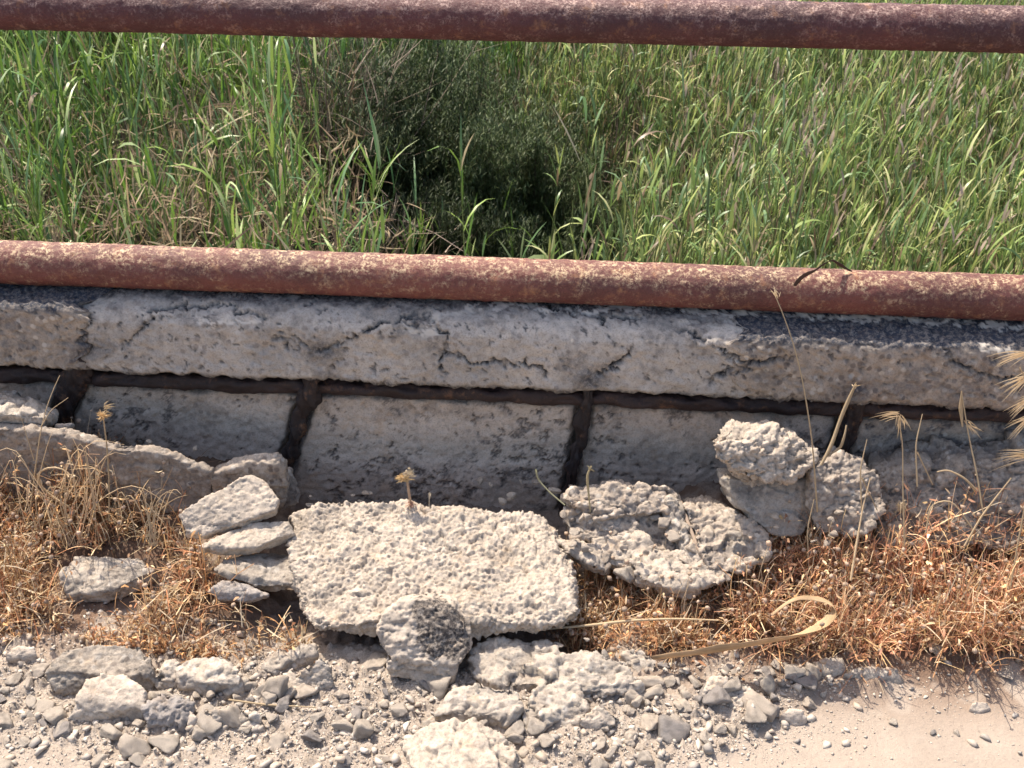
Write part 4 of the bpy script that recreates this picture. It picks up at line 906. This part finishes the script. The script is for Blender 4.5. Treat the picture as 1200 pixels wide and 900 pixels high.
# ================================================================ dry weeds in front of the wall
WEED = {'l': [(-260, 560), (60, 545), (140, 560), (215, 600), (215, 640), (245, 660), (250, 700), (350, 715), (352, 745), (330, 765), (160, 750), (80, 735), (-260, 745)],
        'm': [(660, 640), (700, 650), (740, 665), (780, 690), (850, 690), (885, 650), (905, 655), (900, 745), (850, 750), (760, 742), (680, 745), (665, 720)],
        'r': [(880, 660), (940, 640), (1040, 610), (1120, 605), (1460, 600), (1460, 760), (1200, 752), (1100, 752), (960, 748), (900, 748), (860, 735)]}
PAL = {'l': np.array([[.52, .37, .21], [.42, .26, .16], [.56, .44, .29], [.30, .18, .11], [.50, .29, .14], [.60, .50, .36], [.38, .18, .10], [.25, .16, .11]]),
       'm': np.array([[.40, .22, .12], [.48, .32, .18], [.32, .17, .10], [.52, .40, .26]]),
       'r': np.array([[.60, .35, .19], [.52, .27, .17], [.64, .46, .25], [.36, .19, .12], [.66, .53, .37], [.56, .31, .21], [.62, .46, .30], [.27, .15, .10]])}
def weeds(key, npl, hgt, label, seed):
    rg = np.random.default_rng(seed); poly = WEED[key]; pal = np.clip(PAL[key] * np.array([1.25, 1.2, 1.1]), 0, .85); q = np.array(poly); P = []
    while len(P) < npl:
        px = rg.uniform(q[:, 0].min(), q[:, 0].max(), 4000); py = rg.uniform(q[:, 1].min(), q[:, 1].max(), 4000)
        r = FW[None] + RT[None] * ((px - 600) / FPX)[:, None] - UP[None] * ((py - 450) / FPX)[:, None]
        for zt in (.05,):
            t = (zt - CAM[2]) / r[:, 2]; W_ = CAM + r * t[:, None]
        ok = inside(px, py, poly) & ~inside(px, py, [(55, 670), (60, 645), (190, 645), (200, 680), (150, 730), (75, 735)]) & ~inside(px, py, [(240, 640), (360, 640), (360, 740), (250, 730)]) & (W_[:, 1] < -.03); W_ = W_[ok]; W_[:, 2] = gbase(W_[:, 0], W_[:, 1]); P.extend(W_)
    P = np.array(P[:npl]); dens = fbm(P, 16, 3, seed + 1); P = P[rg.random(len(P)) < sstep(-.35, .25, dens) * .97 + .03]; n = len(P)
    bag = Bag(); hh = hgt * (.35 + .9 * sstep(-.6, .7, fbm(P, 9, 2, seed + 2))) * rg.uniform(.5, 1.2, n)
    hh *= np.where(-P[:, 1] > .4, sstep(.56, .4, -P[:, 1]) * .8 + .2, 1)
    a = rg.uniform(0, 6.28, n); C = arc(P, None, a, hh * 1.4, rg.uniform(0, 1.1, n), rg.normal(.6, 1.4, n), 4, rg)
    sd = np.stack([-np.sin(a), np.cos(a), rg.normal(0, .3, n)], 1); tint = rg.uniform(.6, 1.25, (n, 1)) * (.75 + .6 * sstep(-.4, .6, fbm(P, 12, 3, seed + 5)))[:, None]
    bag.add(*ribbons(C, np.linspace(.003, .0016, 5), sd, pal[rg.integers(0, len(pal), n)] * tint, 4))
    # side stems
    for _ in range(4):
        k = rg.integers(1, 4, n); b = C[np.arange(n), k]; a2 = a + rg.normal(0, 1.3, n)
        C2 = arc(b, None, a2, hh * rg.uniform(.3, .8, n), rg.uniform(.1, 1.6, n), rg.normal(.2, 1.2, n), 4, rg)
        bag.add(*ribbons(C2, np.linspace(.0016, .0008, 5), np.stack([-np.sin(a2), np.cos(a2), a2 * 0], 1), pal[rg.integers(0, len(pal), n)] * tint, 4))
    # small curled leaves along stems
    for rep in range(3):
        k = rg.integers(1, 5, n); b = C[np.arange(n), k] + rg.normal(0, .006, (n, 3)); a3 = rg.uniform(0, 6.28, n)
        C3 = arc(b, None, a3, rg.uniform(.005, .02, n), rg.uniform(.1, 2.4, n), rg.normal(1.2, 2.2, n), 2, rg)
        bag.add(*ribbons(C3, np.array([.6, 1., .25]) * rg.uniform(.003, .0055), np.stack([-np.sin(a3), np.cos(a3), rg.normal(0, .6, n)], 1), pal[rg.integers(0, len(pal), n)] * tint * rg.uniform(.8, 1.5, (n, 1)), 2))
    k = rg.integers(0, n, n // 5); m = len(k); a4 = rg.uniform(0, 6.28, m)
    C4 = arc(P[k] + [0, 0, .01] + rg.uniform(0, 1, (m, 1)) * hh[k][:, None] * [0, 0, 1], None, a4, rg.uniform(.02, .075, m), rg.uniform(.6, 1.6, m), rg.normal(0, 1.0, m), 4, rg)
    bag.add(*ribbons(C4, np.linspace(.0024, .0012, 5), np.stack([-np.sin(a4), np.cos(a4), a4 * 0 + .4], 1), np.array([[.66, .54, .38]]) * rg.uniform(.7, 1.15, (m, 1)), 4))
    # upright wisps carrying small seed heads
    k = rg.integers(0, n, 70 if key == 'r' else 36); m = len(k); a5 = rg.uniform(0, 6.28, m)
    C5 = arc(P[k], None, a5, rg.uniform(.07, .17, m), rg.uniform(0, .35, m), rg.normal(0, .5, m), 6, rg)
    bag.add(*ribbons(C5, np.linspace(.0021, .0011, 7), np.stack([-np.sin(a5), np.cos(a5), a5 * 0], 1), np.array([[.66, .50, .32]]) * rg.uniform(.7, 1.15, (m, 1)), 6))
    V0, F0 = ICO[1]; r = rg.uniform(.0028, .0055, m); Q = V0[None] * r[:, None, None] * (1 + .2 * rg.normal(size=(m, len(V0), 1))) + C5[:, 6][:, None]
    bag.add(Q.reshape(-1, 3), (F0[None] + (np.arange(m) * len(V0))[:, None, None]).reshape(-1, 3), np.repeat(np.array([[.60, .45, .33]]) * rg.uniform(.7, 1.15, (m, 1)), len(V0), 0))
    # round dried flower heads
    m = n // 3; i = rg.integers(0, n, m); V0, F0 = ICO[1]; r = rg.uniform(.0024, .0062, m)
    Q = V0[None] * r[:, None, None] * (1 + .15 * rg.normal(size=(m, len(V0), 1))) + C[i, 4][:, None]
    bag.add(Q.reshape(-1, 3), (F0[None] + (np.arange(m) * len(V0))[:, None, None]).reshape(-1, 3), np.repeat(np.array([[.56, .42, .31]]) * rg.uniform(.6, 1.2, (m, 1)), len(V0), 0))
    return tag(link('dry_weeds', bag.mesh('dry_weeds', M_dry)), label, 'dry weeds', kind='stuff')
weeds('l', 6800, .09, 'orange-brown dried weeds with little round heads covering the left foot of the wall', 61)
weeds('m', 2400, .06, 'brown dried weeds between the big slab and the curled leaf', 62)
weeds('r', 9200, .085, 'reddish orange dried weed mat at the right foot of the wall', 63)

# single dry plants ------------------------------------------------
STRAW = np.array([.56, .43, .27])
def strand(bag, pts, w, col, seg=14):
    pts = np.array(pts, float); L = np.concatenate([[0], np.cumsum(np.linalg.norm(np.diff(pts, axis=0), axis=1))]); s = np.linspace(0, L[-1], seg + 1)
    C = np.stack([np.interp(s, L, pts[:, k]) for k in range(3)], 1)
    for _ in range(2): C[1:-1] = (C[:-2] + 2 * C[1:-1] + C[2:]) / 4
    T = np.gradient(C, axis=0); T /= np.linalg.norm(T, axis=1)[:, None]; A = np.cross(T, [0, 1, .3]); A /= np.linalg.norm(A, axis=1)[:, None] + 1e-9; B = np.cross(T, A)
    ww = np.interp(np.linspace(0, 1, seg + 1), np.linspace(0, 1, len(w)), w) / 2; th = np.arange(5) * 2 * np.pi / 5
    V = (C[:, None] + (A[:, None] * np.cos(th)[None, :, None] + B[:, None] * np.sin(th)[None, :, None]) * ww[:, None, None]).reshape(-1, 3)
    bag.add(V, gridF(seg + 1, 5, True), np.tile(np.array(col)[None], (len(V), 1))); return C
def awns(bag, at, n, length, direction, spread, w, col, rg):
    w = w * .55; n = int(n * 1.5)
    d = np.array(direction, float); d /= np.linalg.norm(d); dd = d[None] + rg.normal(0, spread, (n, 3)); dd /= np.linalg.norm(dd, axis=1)[:, None]
    L = length * .8 * rg.uniform(.5, 1.2, n); t = np.linspace(0, 1, 5); C = np.array(at)[None, None] + rg.normal(0, .0035, (n, 1, 3)) + dd[:, None] * (L[:, None] * t[None])[..., None]; C[..., 2] -= (L[:, None] * t[None] ** 2) * .25
    sd = np.cross(dd, [0, 1, 0]); sd /= np.linalg.norm(sd, axis=1)[:, None] + 1e-9
    bag.add(*ribbons(C, np.array([.4, 1, .8, .5, .1]) * w, sd, np.array([col]) * rg.uniform(.7, 1.15, (n, 1)), 4))
def plant(name, label, cat, base, build, group=None):
    bg_ = Bag(); build(bg_, np.random.default_rng(abs(hash(label)) % 1000 if False else len(label) * 7)); 
    return tag(link(name, bg_.mesh(name, M_straw, base), None, base), label, cat, group)

b = D(958, 600, .23)
def f(bag, rg):
    strand(bag, [D(958, 600, .23), D(952, 515, .22), D(940, 440, .20), D(925, 385, .18), D(908, 345, .16)], [.0035, .0028, .002], STRAW * .9)
    awns(bag, D(910, 348, .16), 7, .03, (-.4, 0, 1), .3, .003, STRAW * 1.2, rg)
plant('dry_grass_stem', 'tallest lone dry grass stem reaching up across the pipe right of centre', 'dry stem', b, f)
b = D(950, 560, .22)
def f(bag, rg):
    strand(bag, [D(962, 545, .22), D(975, 520, .2), D(985, 490, .18), D(997, 462, .17), D(1003, 450, .17)], [.006, .008, .007, .008, .004], STRAW * .8)
    strand(bag, [D(968, 535, .21), D(985, 525, .2), D(990, 510, .2), D(992, 498, .19)], [.003, .006, .003], STRAW * .8)
    awns(bag, D(1002, 452, .17), 4, .02, (0, 0, 1), .5, .005, STRAW, rg)
plant('twisted_dry_leaf', 'thick twisted dry leaf standing in front of the fourth rusty bar', 'dry leaf', b, f)
b = D(1058, 640, .24)
def f(bag, rg):
    strand(bag, [D(1060, 640, .26), D(1058, 570, .22), D(1058, 515, .2), D(1052, 488, .2)], [.003, .0025, .002], STRAW)
    awns(bag, D(1052, 485, .2), 9, .05, (-1, 0, -.05), .22, .0045, STRAW * 1.2, rg); awns(bag, D(1054, 488, .2), 7, .045, (.4, 0, -.8), .2, .004, STRAW * 1.1, rg)
    awns(bag, D(1058, 590, .22), 10, .03, (0, -.2, -1), .5, .004, STRAW * .9, rg)
plant('oat_stem', 'dry oat stem with a forked drooping pale ear right of the fourth rusty bar', 'dry stem', b, f)
b = D(1155, 620, .24)
def f(bag, rg):
    strand(bag, [D(1152, 600, .26), D(1145, 555, .23), D(1135, 510, .2), D(1127, 460, .18)], [.0035, .003, .002], STRAW)
    strand(bag, [D(1128, 500, .19), D(1126, 478, .18), D(1127, 458, .18)], [.003, .009, .002], STRAW * .95); awns(bag, D(1132, 495, .19), 6, .04, (1, 0, -.4), .25, .004, STRAW * 1.1, rg)
    strand(bag, [D(1145, 575, .22), D(1130, 560, .22), D(1110, 550, .22), D(1098, 553, .22)], [.004, .004, .002], STRAW)
plant('oat_stem', 'straight dry stem with a narrow brown ear near the right edge', 'dry stem', b, f)
b = D(1230, 500, .3)
def f(bag, rg):
    strand(bag, [D(1240, 640, .36), D(1225, 540, .33), D(1215, 470, .3), D(1195, 430, .3)], [.004, .003, .002], STRAW)
    for (px, py) in ((1205, 415), (1208, 440), (1212, 465), (1214, 485)): awns(bag, D(px, py, .3), 11, .062, (-1, 0, -.1 if py < 440 else -.6), .22, .0045, STRAW * 1.25, rg)
    awns(bag, D(1212, 535, .3), 16, .08, (-1, 0, .1), .12, .003, STRAW * 1.2, rg)
plant('wild_barley', 'pale bristly barley ears entering from the right edge of the photo', 'dry grass', b, f)
b = D(1200, 690, .34)
def f(bag, rg): strand(bag, [D(1184, 690, .34), D(1192, 640, .32), D(1200, 600, .3), D(1206, 560, .3)], [.003, .003, .002], STRAW)
plant('dry_grass_stem', 'leaning dry stem at the very right edge below the barley ears', 'dry stem', b, f)
b = D(997, 680, .32)
def f(bag, rg): strand(bag, [D(997, 680, .34), D(1005, 630, .3), D(1012, 590, .27), D(1020, 560, .25)], [.005, .0045, .003, .002], STRAW * 1.25)
plant('dry_grass_stem', 'bleached white straw leaning in front of the bright-topped boulder', 'dry stem', b, f)
b = D(1180, 640, .3)
def f(bag, rg): strand(bag, [D(1130, 640, .3), D(1150, 605, .28), D(1185, 560, .26)], [.004, .004, .002], STRAW * 1.05); strand(bag, [D(1085, 625, .3), D(1090, 590, .28), D(1115, 585, .28), D(1140, 620, .3)], [.003, .003, .002], STRAW)
plant('dry_grass_stem', 'slanting straw with a bent loop among the weeds at lower right of the wall', 'dry stem', b, f)
for k, (px, py, lab) in enumerate(((948, 660, 'short pale forked stem before the shaded boulder'), (1010, 590, 'thin upright straw left of the oat stem'), (1075, 560, 'fine straw against the pebbly ledge left of the narrow ear'))):
    b = D(px, py + 10, .27)
    def f(bag, rg): strand(bag, [D(px, py + 10, .27), D(px - 2, py - 40, .25), D(px + 6, py - 75, .23)], [.003, .003, .0015], STRAW); strand(bag, [D(px, py - 30, .25), D(px + 12, py - 5, .25), D(px + 18, py + 8, .25)], [.003, .0025, .002], STRAW * .9)
    plant('dry_grass_stem', lab, 'dry stem', b, f)
# left side
b = D(126, 590, .25)
def f(bag, rg):
    strand(bag, [D(128, 610, .25), D(128, 560, .23), D(125, 520, .22), D(121, 488, .22)], [.0035, .003, .003], STRAW * .85)
    awns(bag, D(121, 488, .22), 34, .018, (-.1, 0, 1), .8, .006, (.60, .42, .22), rg); awns(bag, D(122, 478, .22), 10, .03, (.9, 0, .5), .35, .004, (.60, .46, .28), rg)
plant('thistle_head', 'tall dried thistle with a bright orange-yellow head at the left', 'thistle', b, f)
b = D(38, 600, .25)
def f(bag, rg):
    strand(bag, [D(30, 640, .27), D(40, 560, .24), D(48, 500, .22), D(58, 465, .2), D(70, 440, .18)], [.003, .0025, .0015], STRAW); strand(bag, [D(48, 500, .22), D(60, 480, .21), D(80, 466, .2)], [.002, .0015, .001], STRAW)
    strand(bag, [D(40, 540, .23), D(28, 500, .22), D(24, 488, .22)], [.002, .0015, .001], STRAW)
plant('dry_grass_stem', 'slender branching dry stem before the first rusty bar', 'dry stem', b, f)
b = D(75, 600, .25)
def f(bag, rg):
    for k in range(26):
        x0 = rg.normal(78, 22); x1 = x0 + rg.normal(0, 35); top = rg.uniform(500, 570)
        strand(bag, [D(x0, 640, .28), D((x0 + x1) / 2 + rg.normal(0, 10), 585, .26), D(x1, top, .24), D(x1 + rg.normal(0, 25), top + rg.uniform(0, 40), .25)], [.0016, .0022, .0008], STRAW * 1.3 * rg.uniform(.8, 1.15), 10)
    strand(bag, [D(90, 600, .25), D(50, 575, .24), D(40, 555, .24), D(60, 545, .24), D(80, 550, .24), D(88, 570, .24)], [.004, .005, .002], STRAW * 1.1)
plant('straw_tuft', 'tuft of bleached yellow straw with a looped blade at the left foot of the wall', 'dry grass', b, f)
b = D(170, 640, .27)
def f(bag, rg):
    for k in range(14):
        x0 = rg.normal(175, 8); a = rg.uniform(-1, 1)
        strand(bag, [D(x0, 640, .29), D(x0 + a * 18, 600, .27), D(x0 + a * 42, rg.uniform(560, 585), .26), D(x0 + a * 60, rg.uniform(570, 610), .27)], [.0014, .002, .0007], STRAW * 1.3 * rg.uniform(.8, 1.1), 10)
plant('straw_tuft', 'thinner arching straw tuft right of the thistle', 'dry grass', b, f)
b = D(478, 592, .21)
def f(bag, rg):
    strand(bag, [D(482, 594, .21), D(479, 575, .21), D(476, 555, .21)], [.005, .006, .004], (.5, .36, .25)); awns(bag, D(476, 560, .21), 24, .026, (-.9, 0, .45), .45, .010, (.62, .46, .25), rg)
    awns(bag, D(477, 556, .21), 20, .018, (.2, 0, .6), .8, .010, (.6, .5, .36), rg); awns(bag, D(482, 590, .21), 18, .02, (0, -.3, .5), .8, .005, (.55, .34, .25), rg)
plant('dried_flower', 'dried tan flower growing over the top edge of the big slab', 'dried flower', b, f)
b = D(502, 592, .21)
def f(bag, rg): strand(bag, [D(503, 594, .21), D(503, 585, .21), D(504, 578, .21)], [.002, .002, .006], (.5, .44, .35), 6)
plant('seed_head', 'tiny seed head on a stalk right of the dried tan flower', 'seed head', b, f)
b = D(655, 592, .22)
def f(bag, rg): strand(bag, [D(662, 592, .22), D(645, 578, .21), D(630, 562, .2), D(628, 550, .2)], [.003, .003, .004], (.42, .40, .25))
plant('dry_sprig', 'greenish dry sprig left of the third rusty bar foot', 'dry sprig', b, f)
b = D(690, 575, .2)
def f(bag, rg): strand(bag, [D(692, 600, .21), D(689, 570, .2), D(688, 556, .2), D(693, 546, .2)], [.003, .004, .006, .003], (.5, .42, .25)); awns(bag, D(691, 550, .2), 5, .012, (0, 0, 1), .5, .005, (.5, .42, .25), rg)
plant('dry_sprig', 'small dry sprig on the flat-topped pebbly block', 'dry sprig', b, f)
b = D(500, 330, -.02)
# long straw and curled reed leaf on the ground
b = Z(730, 735, .06)
def f(bag, rg): strand(bag, [D(640, 737, .42), D(690, 733, .42), D(740, 727, .41), D(790, 725, .41), D(842, 727, .41)], [.004, .006, .005, .003], STRAW * 1.1, 20)
plant('reed_stalk', 'long thin pale stalk lying across the weeds from the corner of the big slab', 'dry stalk', b, f)

def leafband(name, label, pts, w, twist, col):
    pts = np.array(pts, float); L = np.concatenate([[0], np.cumsum(np.linalg.norm(np.diff(pts, axis=0), axis=1))]); n = 60; s = np.linspace(0, L[-1], n); C = np.stack([np.interp(s, L, pts[:, k]) for k in range(3)], 1)
    for _ in range(8): C[1:-1] = (C[:-2] + 2 * C[1:-1] + C[2:]) / 4
    T = np.gradient(C, axis=0); T /= np.linalg.norm(T, axis=1)[:, None]; ww = np.interp(np.linspace(0, 1, n), np.linspace(0, 1, len(w)), w); tw = np.interp(np.linspace(0, 1, n), np.linspace(0, 1, len(twist)), twist)
    A = np.cross(T, [0, -1, .0]); A /= np.linalg.norm(A, axis=1)[:, None]; B = np.cross(T, A); S = A * np.cos(tw)[:, None] + B * np.sin(tw)[:, None]; Nn = np.cross(T, S)
    ww = ww * (1 + .12 * np.sin(np.arange(n) * .55) + .06 * np.sin(np.arange(n) * 1.9)); u = np.linspace(-1, 1, 9); V = C[:, None] + S[:, None] * (ww[:, None] * u[None] / 2)[..., None] + Nn[:, None] * ((u ** 2) * .18 * ww[:, None])[..., None]
    V2 = V - Nn[:, None] * .0007; m = n * 9; VV = np.vstack([V.reshape(-1, 3), V2.reshape(-1, 3)]); F = gridF(n, 9); e1 = np.arange(n - 1) * 9; 
    E = np.vstack([np.stack([e1, e1 + 9, e1 + 9 + m, e1 + m], 1), np.stack([e1 + 8, e1 + 8 + m, e1 + 17 + m, e1 + 17], 1)])
    st = 1 + .28 * np.sin(u * 13)[None] + .35 * fbm(V.reshape(-1, 3), 30, 2, 4).reshape(n, 9); cc = np.array(col)[None] * st.reshape(-1, 1); base = C[n // 2].copy()
    return tag(link(name, mesh(name, rel(VV, base), np.vstack([F, F[:, ::-1] + m, E]), M_straw, np.vstack([cc, cc])), None, base), label, 'dry leaf')
leafband('curled_reed_leaf', 'long tan dried reed leaf curling back on itself across the right weeds',
         [Z(765, 772, .045), Z(820, 766, .07), Z(880, 757, .09), Z(930, 748, .105), Z(962, 738, .115), Z(980, 722, .13), Z(982, 708, .145), Z(965, 700, .15), Z(935, 698, .145), Z(918, 708, .135), Z(905, 720, .12)],
         [.012, .022, .028, .032, .030, .026, .02, .012, .005], [.3, .3, .4, .6, .8, 1.3, 1.9, 1.6, 1.3], (.52, .36, .21))
leafband('dead_leaf', 'dark curled dead leaf caught on the pipe at the right',
         [D(931, 335, .012), D(940, 325, .012), D(955, 318, .008), D(968, 308, .0), D(976, 305, -.02), D(990, 314, -.03), D(998, 318, -.03)], [.006, .014, .010, .008, .006, .007, .003], [.2, .5, .8, 1.0, .6, .3, .2], (.07, .04, .03))
b = D(818, 640, .27)
tb = Bag(); strand(tb, [D(798, 588, .165), D(806, 612, .21), D(817, 640, .262), D(826, 662, .295)], [.008, .009, .008, .006], (.33, .25, .19), 16)
tag(link('twig', tb.mesh('twig', M_twig, b), None, b), 'straight brown twig lying down the gap in the pebbly heap', 'twig')
tb = Bag(); b = Z(120, 735, .06); strand(tb, [Z(268, 820, .02), Z(310, 826, .02), Z(370, 829, .02)], [.004, .004, .002], STRAW * .8)
tag(link('twig', tb.mesh('twig', M_straw, b), None, b), 'pale straw lying flat on the grit in front of the pale shaded chunk', 'straw')
